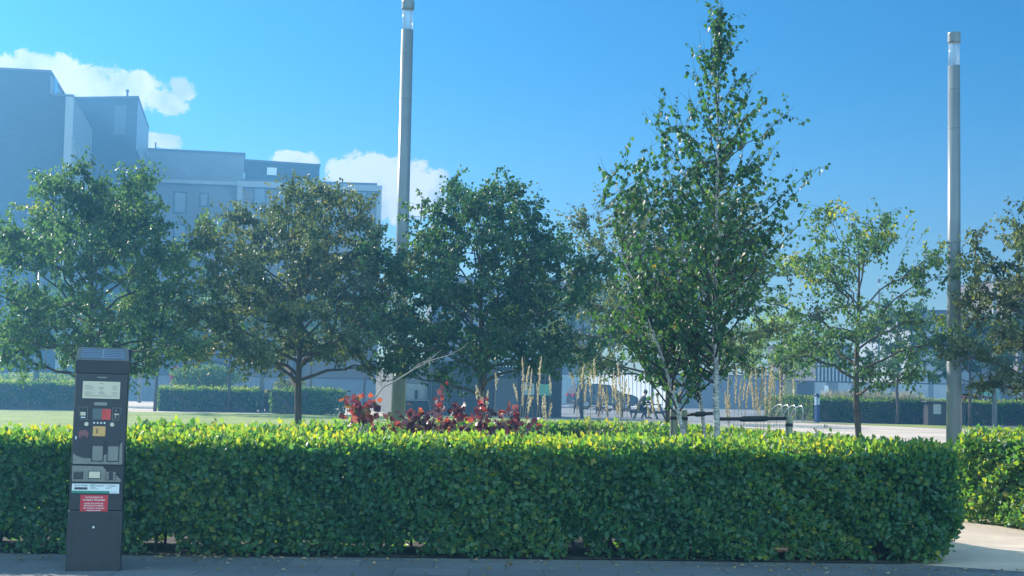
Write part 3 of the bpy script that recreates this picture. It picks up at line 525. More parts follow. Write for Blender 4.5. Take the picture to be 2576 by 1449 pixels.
belt('tree_tie', at(1812, 1054, 15.5), at(1977, 1053, 15.8), 'long black rubber tie from the main birch trunk to the right-hand stake', .045)
belt('tree_tie', at(1729, 1043, 15.6), at(1793, 1040, 15.5), 'short black rubber tie between the middle stake and the main birch trunk', .042)
# ------------------------------------------------------------------ shrubs and grasses in the bed
def redshrub(label, x, y, blobs, n, branches, ls=.066, name='red_leaved_shrub', matl='red', tone=.4, group=None):
    global rng; rng = np.random.default_rng(int(abs(x)*100)+9); t = empty(name, (x, y, 0), 0, label, 'shrub', group); b = MB(); P = []; A = []
    for (bu, bv, ru, rv, wgt) in blobs:
        c = at(bu, bv, y)-Vector((x, y, 0)); rx, rz = ru*y/F, rv*y/F; m = int(n*wgt)
        for _ in range(max(2, m//9)):
            d = Vector(rng.normal(size=3)).normalized()*rng.random()**.4; e = c+Vector((d.x*rx, d.y*rx*.7, d.z*rz)); s = Vector((c.x*.75+rng.normal()*.03, rng.normal()*.05, 0))
            pp = bez(s, e, ((e.x-s.x)*.1, 0, .1), 4, .05); b.tube(pp, [.006, .005, .004, .003, .002], 4, False)
            for q in range(9): P.append(e.lerp(pp[3], rng.random()*.7)+Vector(rng.normal(size=3))*.04); A.append(d)
    for pts in branches:
        pp = [at(u, v, y+dy)-Vector((x, y, 0)) for (u, v, dy, r_) in pts]; b.tube(pp, [r_ for (_, _, _, r_) in pts], 6)
    b.build('branches', M['barebranch'] if matl == 'red' else M['twig'], t)
    nn = len(P); P = np.array([tuple(p) for p in P]); leaves('foliage', P, np.array([tuple(a) for a in A])+rnd(nn)*.6+[0, 0, -.4], rnd(nn), ls*rng.uniform(.6, 1.2, nn), tone+rng.normal(size=nn)*.25, M[matl], t, leaf_tpl(1.0, .14)); return t
redshrub('dark red shrub with round glossy leaves left of the feathery grasses', xat(1165, 15.2), 15.2, [(1060, 1055, 45, 38, .2), (1110, 1030, 55, 45, .22), (1180, 1045, 60, 50, .25), (1240, 1040, 70, 42, .2), (1300, 1035, 45, 25, .1), (1330, 1050, 30, 20, .04), (1120, 1088, 90, 22, .2), (1220, 1090, 70, 20, .15), (1110, 985, 12, 10, .02)], 430,
  [[(1130, 1200, 0, .012), (1140, 1080, 0, .01), (1110, 1050, .1, .006), (1050, 1080, .1, .003)], [(1150, 1200, 0, .012), (1160, 1090, 0, .01), (1190, 1060, 0, .006), (1300, 1060, 0, .003)]], ls=.075, tone=.38)
redshrub('small red shrub with one long bare branch reaching right across the lamp column', xat(905, 15.6), 15.6, [(905, 1000, 34, 9, .35), (932, 1008, 20, 16, .4), (880, 1003, 16, 8, .15), (985, 1045, 10, 14, .12), (935, 1085, 22, 12, .3)], 120,
  [[(880, 1200, 0, .016), (905, 1090, 0, .013), (925, 1035, 0, .011), (940, 1005, 0, .010), (962, 975, 0, .009), (995, 958, .05, .008), (1040, 930, .1, .007), (1080, 908, .1, .0055), (1125, 895, .1, .004), (1160, 878, .1, .0025), (1180, 860, .1, .0015)],
   [(1030, 935, .1, .004), (1055, 915, .1, .0035), (1085, 902, .15, .003), (1110, 880, .2, .002)], [(925, 1050, 0, .005), (900, 1020, .1, .004), (880, 1002, .1, .003)], [(925, 1050, 0, .005), (990, 1065, .1, .003), (1040, 1075, .1, .002)], [(962, 975, 0, .004), (955, 945, 0, .003), (948, 930, 0, .002)]], ls=.08, tone=.62)
def plume(b_P, b_A, base, tip, ln, th, droop, tones, k=46):
    """feathery seed head: many short bracts along the last 'ln' of a stalk"""
    d = (tip-base).normalized()
    for q in range(k):
        f = q/k; p = tip-d*ln*(1-f); rr = th*(.35+.65*sin(pi*min(1, f*.9+.12))); o = Vector(rng.normal(size=3))*rr*.5
        b_P.append(p+o+Vector((droop*f*f*.04, 0, -abs(droop)*f*f*.05))); b_A.append(d+o*(6)); tones.append(rng.random())
def grass(label, x, Y, stalks, nblade=60, h=.9, extra=0):
    global rng; rng = np.random.default_rng(int(abs(x)*1000)+3); t = empty('grass_clump', (x, Y, 0), 0, label, 'ornamental grass', 'feathery reed grasses in the planting bed'); O = Vector((x, Y, 0)); st = MB(); P = []; A = []; T = []
    for (u0, u1, v1, ln) in stalks:
        yy = Y+rng.uniform(-.2, .2); base = at(u0, 1200, yy); base.z = 0; tip = at(u1, v1, yy); L_ = ln*Y/F; st = MB(); P = []; A = []; T = []
        st.tube([base-O, base.lerp(tip, .55)-O+Vector(((base.x-tip.x)*.3+rng.normal()*.012, 0, 0)), base.lerp(tip, .85)-O+Vector(((base.x-tip.x)*.12, 0, .01)), tip-O], [.003, .0024, .0018, .001], 4, False); so_ = st.build('stalk', M['straw'], t)
        plume(P, A, base-O, tip-O, L_, .012, rng.normal()*.6, T, int(L_*330)+4); n = len(P)
        leaves('plume', np.array([tuple(p) for p in P]), np.array([tuple(a_) for a_ in A]), rnd(n), rng.uniform(.014, .03, n), np.array(T), M['straw'], so_, leaf_tpl(.42, .1))
    for _ in range(extra):
        b0 = Vector((rng.normal()*.12, rng.normal()*.12, 0)); e = b0*2.2+Vector((0, 0, h*rng.uniform(1.2, 1.75))); st = MB(); st.tube([b0, e], [.0025, .001], 3, False); st.build('stalk', M['straw'], t)
    m = nblade; P2 = rng.normal(size=(m, 3))*[.09, .09, 0]; A2 = rnd(m)*.28+[0, 0, 1]; leaves('blades', P2, A2, rnd(m), h*rng.uniform(.6, 1.05, m), rng.random(m), M['blade'], t, leaf_tpl(.028, .01)); return t
grass('slim feathery grass stalks rising from the middle of the dark red shrub', xat(1225, 15.9), 15.9, [(1222, 1207, 962, 55), (1228, 1198, 985, 20), (1235, 1250, 935, 45), (1225, 1225, 980, 50)])
grass('tall feathery grass with the highest plumes, between the dark red shrub and the birch', xat(1310, 16), 16, [(1302, 1320, 893, 130), (1305, 1338, 930, 110), (1296, 1328, 922, 60), (1310, 1300, 960, 50), (1345, 1358, 896, 95), (1362, 1330, 985, 40), (1380, 1385, 945, 45)], 60, .85)
grass('low drooping grass plumes before the black kiosk', xat(1365, 15.6), 15.6, [(1365, 1352, 965, 55), (1370, 1372, 995, 45), (1398, 1368, 1000, 60), (1405, 1360, 990, 60), (1370, 1385, 1015, 35)], 50, .8)
grass('feathery grass with a dry yellow seed cluster on top', xat(1480, 16.2), 16.2, [(1478, 1462, 908, 70), (1480, 1497, 903, 60), (1490, 1484, 928, 70), (1500, 1512, 945, 50), (1485, 1470, 950, 60), (1497, 1507, 955, 70), (1440, 1455, 965, 40), (1500, 1520, 940, 80), (1470, 1440, 930, 40), (1515, 1530, 965, 50)], 90, .9, 8)
grass('tight bundle of pale grass plumes left of the birch stakes', xat(1552, 15.9), 15.9, [(1552, 1550, 930, 80), (1556, 1558, 912, 60), (1558, 1566, 938, 80), (1562, 1572, 950, 60), (1560, 1552, 965, 80), (1570, 1582, 975, 50), (1548, 1541, 955, 60), (1566, 1560, 985, 60), (1575, 1610, 1005, 30), (1545, 1524, 985, 50)], 90, .9, 8)
grass('leaning pale grass behind the two close stakes', xat(1668, 16.4), 16.4, [(1665, 1640, 1000, 40), (1670, 1655, 985, 50), (1690, 1697, 955, 50), (1700, 1710, 975, 40), (1672, 1630, 1020, 30)], 50, .8)
grass('loose feathery grass just right of the main birch trunk', xat(1850, 16.2), 16.2, [(1838, 1830, 945, 80), (1846, 1852, 925, 90), (1850, 1862, 945, 90), (1840, 1826, 985, 70), (1856, 1872, 955, 50), (1860, 1888, 930, 60), (1828, 1836, 1000, 60), (1864, 1880, 965, 60)], 80, .85, 8)
grass('thick sheaf of golden grass plumes right of the birch', xat(1925, 16.4), 16.4, [(1905, 1893, 940, 90), (1912, 1900, 925, 100), (1918, 1910, 935, 110), (1922, 1918, 920, 100), (1926, 1925, 932, 110), (1930, 1934, 905, 120), (1934, 1942, 930, 100), (1938, 1952, 925, 90), (1944, 1968, 918, 95), (1950, 1976, 940, 60), (1928, 1938, 950, 90), (1915, 1905, 960, 80), (1990, 1998, 950, 50)], 120, .9, 14)
grass('single bent dark grass stem near the right end of the front hedge', xat(2035, 14.6), 14.6, [(2032, 2056, 1068, 35), (2042, 2075, 1065, 12)], 14, .7)
# ------------------------------------------------------------------ parking meter
def meter():
    Y = 11.7; p0 = at(236, 1424, Y); x0 = p0.x; t = empty('parking_meter', (x0, Y, 0), R(-3), 'black pay and display parking meter with a tilted solar panel on top', 'parking meter')
    t.rotation_euler = (0, R(.55), R(13)); sc = 1441.7; fy = -.165
    X = lambda px, y: (px-(430-(y-55)*.0305))/sc
    Z = lambda y: (2550-y)/sc
    def plate(name, px0, px1, y0, y1, d, m, parent=t, bev=.003, th=.004):
        b = MB(); b.box(X(px0, (y0+y1)/2), X(px1, (y0+y1)/2), fy-d-th, fy-d, Z(y1), Z(y0)); return b.build(name, m, parent, bevel=bev)
    b = MB(); b.box(-.205, .205, -.16, .16, 0, .47); b.build('plinth', M['meter'], t, bevel=.008)
    b = MB(); b.box(-.2, .2, -.158, .155, .47, 1.53); b.build('cabinet', M['meter'], t, bevel=.01)
    b = MB(); b.prism([(-.203, -.172, 1.53), (-.203, -.172, 1.628), (-.19, -.045, 1.728), (-.19, .15, 1.735), (-.203, .158, 1.53)], (.406, 0, 0)); b.v = [tuple(p) for p in b.v]; hd = b.build('head', M['meter'], t, bevel=.006)
    # solar panel on the sloping top
    a, c = Vector((0, -.172, 1.63)), Vector((0, -.045, 1.729)); d = (c-a).normalized(); n = Vector((0, -d.z, d.y)); L = (c-a).length
    def sl(name, u0, u1, s0, s1, h0, h1, m, par, tp=0):
        b = MB(); vs = []
        for h in (h0, h1):
            for (uu, ss) in ((u0, s0), (u1, s0), (u1-tp, s1), (u0+tp, s1)): q = a+d*(ss*L)+n*h; vs.append((uu, q.y, q.z))
        b.add(vs, [(3, 2, 1, 0), (4, 5, 6, 7), (0, 1, 5, 4), (1, 2, 6, 5), (2, 3, 7, 6), (3, 0, 4, 7)]); return b.build(name, m, par)
    fr = sl('solar_frame', -.199, .199, 0, 1, .001, .008, M['silver'], t, .012); sl('solar_panel', -.172, .172, .08, .88, .0082, .011, M['solar'], fr, .008)
    for k in range(5): sl('busbar', -.165, .165, .2+.14*k, .215+.14*k, .0112, .012, M['solarline'], fr)
    sl('busbar', -.003, .003, .1, .86, .0112, .0122, M['solarline'], fr)
    # facia
    fc = plate('facia', 128, 690, 345, 1358, -.001, M['meter2'], bev=.006, th=.012); fy2 = .0125
    plate('badge', 370, 475, 377, 394, fy2, M['silver'])
    rb = plate('rate_board', 215, 620, 430, 622, fy2, M['paper'])
    for (a0, a1, y) in [(395, 435, 452), (240, 315, 478), (240, 320, 497), (240, 325, 516), (240, 310, 552), (240, 315, 570), (330, 345, 500), (330, 345, 530), (330, 345, 560), (395, 440, 498), (395, 440, 506), (398, 438, 535), (390, 445, 552), (390, 460, 566), (525, 590, 478), (535, 595, 497), (535, 590, 515), (525, 590, 552), (540, 585, 570), (240, 600, 590)]:
        b = MB(); b.box(X(a0, y), X(a1, y), fy-fy2-.0052, fy-fy2-.0042, Z(y+3), Z(y-2)); b.build('printed_line', M['inkmid' if y != 502 else 'ink'], rb)
    plate('name_plate', 342, 482, 662, 700, fy2, M['inkmid']); 
    dp = plate('display', 325, 525, 733, 858, fy2, M['lcd']); plate('display_light', 425, 523, 735, 856, fy2+.0045, M['screenred'], dp, 0, .001)
    def frame(name, x0, x1, y0, y1, tp, m, par=t):
        b = MB(); q = [(x0, y0), (x1, y0), (x1-max(tp, 0) if tp > 0 else x1, y1), (x0+(-tp if tp < 0 else 0), y1)]
        if tp > 0: q = [(x0, y0), (x1, y0), (x1-tp, y1), (x0, y1)]
        pts = [Vector((X(a_, b_), fy-fy2-.003, Z(b_))) for a_, b_ in q]; pts.append(pts[0])
        for i in range(4): b.tube([pts[i], pts[i+1]], .0022, 5)
        return b.build(name, m, par)
    s1 = frame('card_reader', 170, 272, 720, 858, -28, M['silver']); plate('card_symbol', 195, 252, 775, 815, fy2, M['paper'], s1); plate('card_slot', 202, 250, 828, 842, fy2, M['white'], s1)
    s2 = frame('note_reader', 542, 642, 722, 860, 38, M['silver']); plate('hand_symbol', 560, 610, 785, 800, fy2, M['paper'], s2); plate('note_slot', 565, 585, 800, 845, fy2, M['silver'], s2); plate('note_symbol', 570, 590, 742, 760, fy2, M['silver'], s2)
    def button(px, y, r, m, nm='button'):
        b = MB(); b.tube([(X(px, y), fy-fy2, Z(y)), (X(px, y), fy-fy2-.008, Z(y))], r, 18); return b.build(nm, m, t, bevel=.001)
    button(262, 908, .016, M['paper']); button(540, 908, .016, M['paper'])
    for px in (345, 383, 420, 457): button(px, 893, .0075, M['white'])
    am = plate('coin_panel', 332, 468, 930, 1042, fy2, M['amber'], bev=.006, th=.006); plate('coin_slot', 372, 384, 955, 1010, fy2+.0062, M['ink'], am, 0, .001)
    b = MB(); c = [(178, 1000), (205, 978), (262, 978), (288, 1005), (280, 1060), (250, 1080), (215, 1080), (185, 1060)]; b.prism([(X(a_, q_), fy-fy2-.005, Z(q_)) for a_, q_ in c], (0, .005, 0)); sh = b.build('coin_return', M['meter3'], t, bevel=.002); plate('return_flap', 205, 260, 1040, 1075, fy2+.005, M['meter2'], sh, 0, .002)
    plate('side_light', 145, 160, 1045, 1080, fy2, M['white'])
    # silver sweep over the lower facia
    top = [(122, 1232), (160, 1262), (220, 1284), (320, 1290), (430, 1262), (520, 1225), (600, 1160), (655, 1098)]
    b = MB(); b.prism([(X(a_, q_), fy-fy2-.003, Z(q_)) for a_, q_ in top]+[(X(655, 1352), fy-fy2-.003, Z(1352)), (X(122, 1352), fy-fy2-.003, Z(1352))], (0, .003, 0)); b.build('silver_sweep', M['silver'], t)
    for (a0, a1) in ((320, 455), (487, 622)):
        hf = plate('hatch', a0, a1, 1085, 1322, fy2+.003, M['meter2'], bev=.004, th=.007); plate('hatch_window', a0+12, a1-12, 1150, 1312, fy2+.0102, M['silver'], hf, 0, .002)
        for k in range(7): b = MB(); y = 1166+k*20; b.box(X(a0+24, y), X(a1-24, y), fy-fy2-.0134, fy-fy2-.0124, Z(y+4), Z(y-3)); b.build('louvre', M['inkmid'], hf)
    # payment facia below
    ys = lambda q: 2550-(2230-q)/497.6*sc      # photo row to facia row
    zz = lambda y4: (1750+y4/2.797)
    Yq = lambda y4: ys(zz(y4)); Xq = lambda x4, y4: (250+x4/2.797-250)*2.897
    b = MB(); poly = [(112, 205), (432, 208), (470, 262), (570, 300), (622, 350), (622, 376), (112, 376)]; b.prism([(X(Xq(a_, q_), Yq(q_)), fy-.009, Z(Yq(q_))) for a_, q_ in poly], (0, .012, 0)); pf = b.build('payment_facia', M['silver'], t, bevel=.002)
    def pl4(name, a0, a1, y0, y1, dd, m, par=t, th=.003, bev=.001): return plate(name, Xq(a0, y0), Xq(a1, y0), Yq(y0), Yq(y1), dd, m, par, bev, th)
    cr = pl4('chip_reader', 128, 228, 263, 350, .0092, M['meter2'], th=.004); pl4('reader_window', 146, 212, 280, 334, .0134, M['ink'], cr); pl4('reader_edge', 132, 224, 266, 274, .0134, M['silver'], cr)
    cp = pl4('contactless_pad', 278, 412, 258, 346, .0092, M['meter2'], th=.003); pl4('pad_face', 287, 404, 266, 336, .0124, M['paper'], cp)
    kp = pl4('keypad', 460, 572, 262, 356, .0092, M['ink'], th=.003)
    for i in range(3):
        for j in range(3): pl4('key', 466+i*36, 494+i*36, 268+j*29, 290+j*29, .0124, M['silver'] if i != 1 else M['meter2'], kp)
    ws = pl4('pay_by_mobile_label', 112, 604, 398, 500, .0005-.008, M['white'], th=.002, bev=0)
    pl4('green_strip', 112, 504, 474, 500, -.0052, M['greenp'], ws, .0008, 0); pl4('app_badge', 137, 273, 437, 462, -.0052, M['ink'], ws, .0008, 0)
    for (cx_, sg) in ((313, 1), (342, -1)):
        b = MB(); r_ = .0085; c_ = Vector((X(Xq(cx_, 418), Yq(418)), fy+.0044, Z(Yq(418)))); b.tube([c_+Vector((cos(k*pi/6)*r_, 0, sin(k*pi/6)*r_)) for k in range(13)], .0016, 4, False); b.build('loop_mark', M['greenp'], ws)
    for (a0, a1, y) in [(362, 450, 414), (362, 440, 424), (305, 360, 440), (305, 380, 450), (464, 486, 412), (492, 572, 412), (492, 575, 424), (464, 530, 440), (464, 500, 450), (515, 590, 486)]: pl4('printed_line', a0, a1, y-2, y+2, -.0052, M['inkmid'], ws, .0008, 0)
    rs = pl4('red_sticker', 200, 487, 518, 718, -.0075, M['redp'], th=.002, bev=0)
    def text(body, x, y, size, m, par, dd=.0):
        cu = bpy.data.curves.new('lettering', 'FONT'); cu.body = body; cu.size = size; cu.align_x = 'CENTER'; cu.align_y = 'CENTER'; cu.extrude = .0003; cu.offset = size*.012
        o = bpy.data.objects.new('lettering', cu); COL.objects.link(o); o.location = (x, fy+dd, Z(Yq(y))); o.rotation_euler = (R(90), 0, 0); cu.materials.append(m); dg = bpy.context.evaluated_depsgraph_get(); me = bpy.data.meshes.new_from_object(o.evaluated_get(dg)); loc, rot = o.location.copy(), o.rotation_euler.copy(); bpy.data.objects.remove(o); o = bpy.data.objects.new('lettering', me); COL.objects.link(o); o.location = loc; o.rotation_euler = rot; o.parent = par
    xm = X(Xq(343, 600), Yq(600))
    for s_, y, z_ in [('IN THE EVENT OF', 545, .0165), ('PAYMENT PROBLEMS', 573, .0175), ('PLEASE USE ANOTHER', 610, .014), ('METHOD OF PAYMENT', 634, .014), ('OR THE NEXT AVAILABLE', 660, .0135), ('PARKING METER', 685, .014)]: text(s_, xm, y, z_, M['white'], rs, .0052)
    text('Pay by mobile', X(Xq(206, 418), Yq(418)), 418, .0175, M['ink'], ws, .0052)
    b = MB(); b.box(-.203, .203, -.1595, -.157, .464, .468); b.build('seam', M['ink'], t)
    dr = MB(); dr.box(-.168, .175, -.163, -.159, .03, .405); do = dr.build('service_door', M['meter'], t, bevel=.002); b = MB(); b.tube([(-.01, -.163, .345), (-.01, -.169, .345)], .0085, 14); b.build('lock', M['white'], do)
meter()
# ------------------------------------------------------------------ far buildings (own grid turned by 10.5 degrees)
TH = R(10.5); E1 = Vector((cos(TH), sin(TH), 0)); E2 = Vector((-sin(TH), cos(TH), 0)); TM = Matrix.Rotation(TH, 4, 'Z')
def onb(u, v, bb): r = ray(u, v); p = CAM+r*((bb-CAM.dot(E2))/r.dot(E2)); return p.dot(E1), p.z
def bld(label, name='building'): t = empty(name, (0, 0, 0), TH, label, 'building'); return t
def block(parent, name, bb, u1, v1, u2, v2, depth, m, cop=True, z0=0):
    a1, z1 = onb(u1, v1, bb); a2, z2 = onb(u2, v2, bb); b = MB()
    b.prism([(a1, bb, z0), (a2, bb, z0), (a2, bb, z2), (a1, bb, z1)], (0, depth, 0)); o = b.build(name, m, parent)
    if cop: b = MB(); b.prism([(a1-.1, bb-.1, z1), (a2+.1, bb-.1, z2), (a2+.1, bb-.1, z2+.22), (a1-.1, bb-.1, z1+.22)], (0, depth+.2, 0)); b.build('coping', M['coping'], parent)
    return a1, a2, z1, z2
def rect(parent, name, bb, u1, v1, u2, v2, m, proud=.06, th=None):
    a1, z1 = onb(u1, v1, bb); a2, z2 = onb(u2, v2, bb); b = MB(); b.box(a1, a2, bb-proud, bb+(th if th else .02), z2, z1); return b.build(name, m, parent), (a1, a2, z1, z2)
def window(parent, bb, u1, v1, u2, v2, proud=.05):
    a1, z1 = onb(u1, v1, bb); a2, z2 = onb(u2, v2, bb); f = MB(); w_ = .14
    for q in ((a1, a2, z1-w_, z1), (a1, a2, z2, z2+w_), (a1, a1+w_, z2+w_, z1-w_), (a2-w_, a2, z2+w_, z1-w_)): f.box(q[0], q[1], bb-proud, bb+.02, q[2], q[3])
    fo = f.build('window', M['wframe'], parent); g_ = MB(); g_.box(a1+w_, a2-w_, bb-proud*.4, bb+.01, z2+w_, z1-w_); g_.build('pane', M['glass'], fo)
A_ = bld('tallest dark brick block at the left edge with a stepped roof and finned side wall')
bA = 130.; a1, a2, z1, z2 = block(A_, 'upper_block', bA, -120, 170.5, 126, 183, 18, M['brickA'])
zl = onb(182, 244, bA)
lo = MB(); aL, zL = onb(110, 242, bA); aR, zR = onb(182, 244, bA); lo.box(a2+.003, aR, bA, bA+16.5, 0, zR); lo.build('lower_block', M['brickA'], A_)
b = MB(); b.box(a2+.1, aR+.1, bA-.1, bA+16.6, zR, zR+.2); b.build('coping', M['coping'], A_)
b = MB(); b.box(a2+.003, a2+.06, bA+.4, bA+17.9, zR+.21, z2-.1); b.build('side_cladding', M['palec'], A_)
b = MB(); b.box(a2+.06, a2+.12, bA+2.2, bA+4.6, zR+2.2, z2-4.2); b.build('window', M['glass'], A_)
b = MB(); aW = onb(166, 244, bA)[0]; b.box(aW, aR+.15, bA-.16, bA-.003, 0, zR-.02); b.build('end_panel', M['stone'], A_)
b = MB(); b.box(aR+.003, aR+.15, bA-.003, bA+16.4, zR-3.6, zR-.02); b.build('side_band', M['stone'], A_)
b = MB(); b.box(aR+.002, aR+.03, bA+1.2, bA+16.4, 2, zR-3.61); b.build('side_glazing', M['glass'], A_)
for k in range(8): b = MB(); q = bA+.2+k*2.15; b.box(aR+.03, aR+.32, q, q+.75, 2, zR-3.62); b.build('fin', M['stone'], A_)
B_ = bld('dark slate brick tower standing behind the tallest block, with a small roof vent')
bB = 147.; a1, a2, z1, z2 = block(B_, 'tower', bB, 150, 250.5, 346, 247, 18, M['brickP'])
rect(B_, 'recessed_panel', bB, 289, 265, 315, 340, M['hoardd'], .05)
zt = onb(346, 376, bB)[1]; b = MB(); b.box(a2+.003, a2+.07, bB+.5, bB+17.8, zt, z2-.1); b.build('side_glazing', M['palec'], B_)
b = MB(); a_, z_ = onb(318, 247, bB); b.lathe([(.1, 0), (.1, .85), (.17, .85), (.17, 1.0), (.03, 1.05)], 10, (a_, bB+1, z_)); b.build('vent_pipe', M['coping'], B_)
C_ = bld('pale brick apartment block with a plain penthouse and two windows in view')
bC = 159.; block(C_, 'link', bC+.5, 340, 393, 375, 394.5, 14, M['brickC'], False)
a1, a2, z1, z2 = block(C_, 'main_wall', bC, 330, 449, 598, 459, 14, M['brickC'], False)
block(C_, 'penthouse', bC+1.5, 373, 377.5, 615, 389.5, 10, M['brickC'], True, z0=z2-.5)
b = MB(); b.prism([(a1-.1, bC-.35, z1-.35), (a2, bC-.35, z2-.35), (a2, bC-.35, z2+.02), (a1-.1, bC-.35, z1+.02)], (0, .34, 0)); b.build('coping_band', M['stone'], C_)
for r_ in range(6):
    dv = r_*81.5; window(C_, bC, 437, 481+dv, 469, 538+dv); window(C_, bC, 502, 484+dv, 524.5, 521+dv); window(C_, bC, 350, 476+dv, 364, 503+dv)
b = MB(); a_, z_ = onb(389, 378, bC+1.5); b.lathe([(.07, 0), (.07, 1.1)], 6, (a_, bC+3, z_)); b.build('vent_pipe', M['coping'], C_)
D_ = bld('apartment block with a pale stone frame and tall windows, left of the tall lamp column')
bD = 158.2; block(D_, 'penthouse', bC+2.2, 617, 405.5, 804, 418, 9, M['brickP'], True)
rect(D_, 'roof_opening', bC+2.2, 672, 421, 695.5, 441, M['white'], .05);  # white plate paints in the bright sky behind the opening
a1, a2, z1, z2 = block(D_, 'bay_wall', bD, 597, 456, 960, 468.5, 12, M['panelb'], False)
b = MB(); za = onb(604, 450, bD+1)[1]; zb_ = onb(956, 461, bD+1)[1]; b.prism([(a1+.4, bD+1, z1-1), (a2-.4, bD+1, z2-1), (a2-.4, bD+1, zb_), (a1+.4, bD+1, za)], (0, 10, 0)); b.build('roof_edge', M['coping'], D_)
b = MB(); b.prism([(a1, bD-.5, z1-.62), (a2, bD-.5, z2-.62), (a2, bD-.5, z2), (a1, bD-.5, z1)], (0, .49, 0)); b.build('stone_frame', M['stone'], D_)
for (u1, u2) in ((597, 611), (757, 771), (948, 960)): 
    c1, _ = onb(u1, 460, bD); c2, _ = onb(u2, 460, bD); b = MB(); b.box(c1, c2, bD-.48, bD-.01, 0, min(z1, z2)-.66); b.build('stone_frame', M['stone'], D_)
for r_ in range(5):
    dv = r_*82
    for (u1, u2, v1) in ((637, 669, 470), (700, 735, 472), (772, 799, 474), (831, 859, 476), (893, 923, 478)): window(D_, bD, u1, v1+dv, u2, v1+62+dv, .04)
Eb = bld('broad grey building glimpsed behind the black kiosk and the dark tree')
block(Eb, 'wall', 150., 1125, 700, 1500, 706, 16, M['brickC'], True); block(Eb, 'wing', 144., 1200, 850, 1390, 852, 5.5, M['hoardp'], True)
Fb = bld('low grey far building with flat stepped roofs, just left of the right lamp column')
block(Fb, 'lower_storey', 150., 2290, 803, 2460, 806, 14, M['hoardp'], True); block(Fb, 'upper_storey', 153., 2322, 784, 2450, 786, 8, M['brickC'], True)
rect(Fb, 'roof_fascia', 149.8, 2284, 803, 2340, 808, M['stone'], .4, .3)
Gb = bld('building with pale vertical cladding strips seen through the thin-crowned tree')
a1, a2, z1, z2 = block(Gb, 'wall', 124., 2052, 868, 2142, 870, 12, M['hoardd'], True)
for k in range(9): b = MB(); q = a1+.15+k*(a2-a1-.3)/9; b.box(q, q+.14, 123.8, 123.995, .2, z1-.3); b.build('cladding_strip', M['palec'], Gb)
Hb = bld('brown brick building at the far right edge behind the orange-tipped tree')
block(Hb, 'wall', 140., 2560, 702, 2760, 705, 14, M['panelb'], True)
# ------------------------------------------------------------------ hoardings (world axes)
def run(name, label, cat, Y, u0, u1, v0, zb, m, slope=0, ribs=0, panels=(), Y2=None, bev=0):
    Y2 = Y2 or Y; p, q = at(u0, v0, Y), at(u1, v0+slope, Y2); t = empty(name, (p.x, Y, 0), math.atan2(Y2-Y, q.x-p.x), label, cat); L_ = math.hypot(q.x-p.x, Y2-Y); h = p.z
    b = MB(); b.box(0, L_, 0, .12, 0, h); b.build('boards', m, t); b = MB(); b.box(-.02, L_+.02, -.03, .15, h, h+.06); b.build('top_rail', M['coping'], t)
    n = int(L_/ribs) if ribs else 0
    for k in range(n): b = MB(); b.box(k*ribs+.02, k*ribs+.09, -.04, -.002, .05, h-.02); b.build('rib', m, t)
    for (f0, f1, z0, z1, mm) in panels: b = MB(); b.box(f0*L_, f1*L_, -.05, -.003, z0, min(z1, h-.05)); b.build('panel', M[mm], t)
    return t
run('hoarding_wall', 'long dark blue-grey hoarding behind the far hedges at the left', 'hoarding', 100, -700, 985, 922.5, 0, M['hoard'], slope=31.5, ribs=2.4)
run('hoarding_wall', 'white corrugated hoarding behind the parked dark car', 'hoarding', 136, 1380, 1684, 942, 0, M['hoardw'], slope=3, ribs=.75, Y2=114)
run('hoarding_wall', 'blue-grey hoarding to the right of the white corrugated one, behind the birch', 'hoarding', 118.5, 1686, 1935, 942, 0, M['hoard'], slope=4, ribs=1.2)
run('hoarding_wall', 'patchwork hoarding of grey, ochre and pale panels beyond the right-hand hedges', 'hoarding', 112, 1940, 2780, 958, 0, M['hoard'], slope=15,
    panels=[(.038, .075, 0, 3, 'hoardy'), (.08, .125, 0, 3, 'hoardd'), (.13, .165, 0, 3, 'hoardp'), (.2, .24, 0, 3, 'hoardp'), (.26, .36, .3, 2.3, 'hoardp'), (.375, .47, 0, 2.2, 'hoardp'), (.485, .56, 0, 2.2, 'hoardp'), (.57, .61, 0, 3, 'hoardd'), (.62, .68, 0, 2.6, 'greenb'), (.69, .72, 0, 3, 'hoardd'), (.73, .95, 0, 2.4, 'hoardp')])
p = at(2079, 970, 100); t = empty('notice_board', (p.x, 100, 0), 0, 'small white notice board on posts beyond the long dark hedge', 'sign'); b = MB(); b.box(-.13, .13, -.03, 0, .7, p.z); b.build('board', M['white'], t)
for s_ in (-.1, .1): b = MB(); b.box(s_-.02, s_+.02, .001, .04, 0, p.z-.1); b.build('post', M['coping'], t)
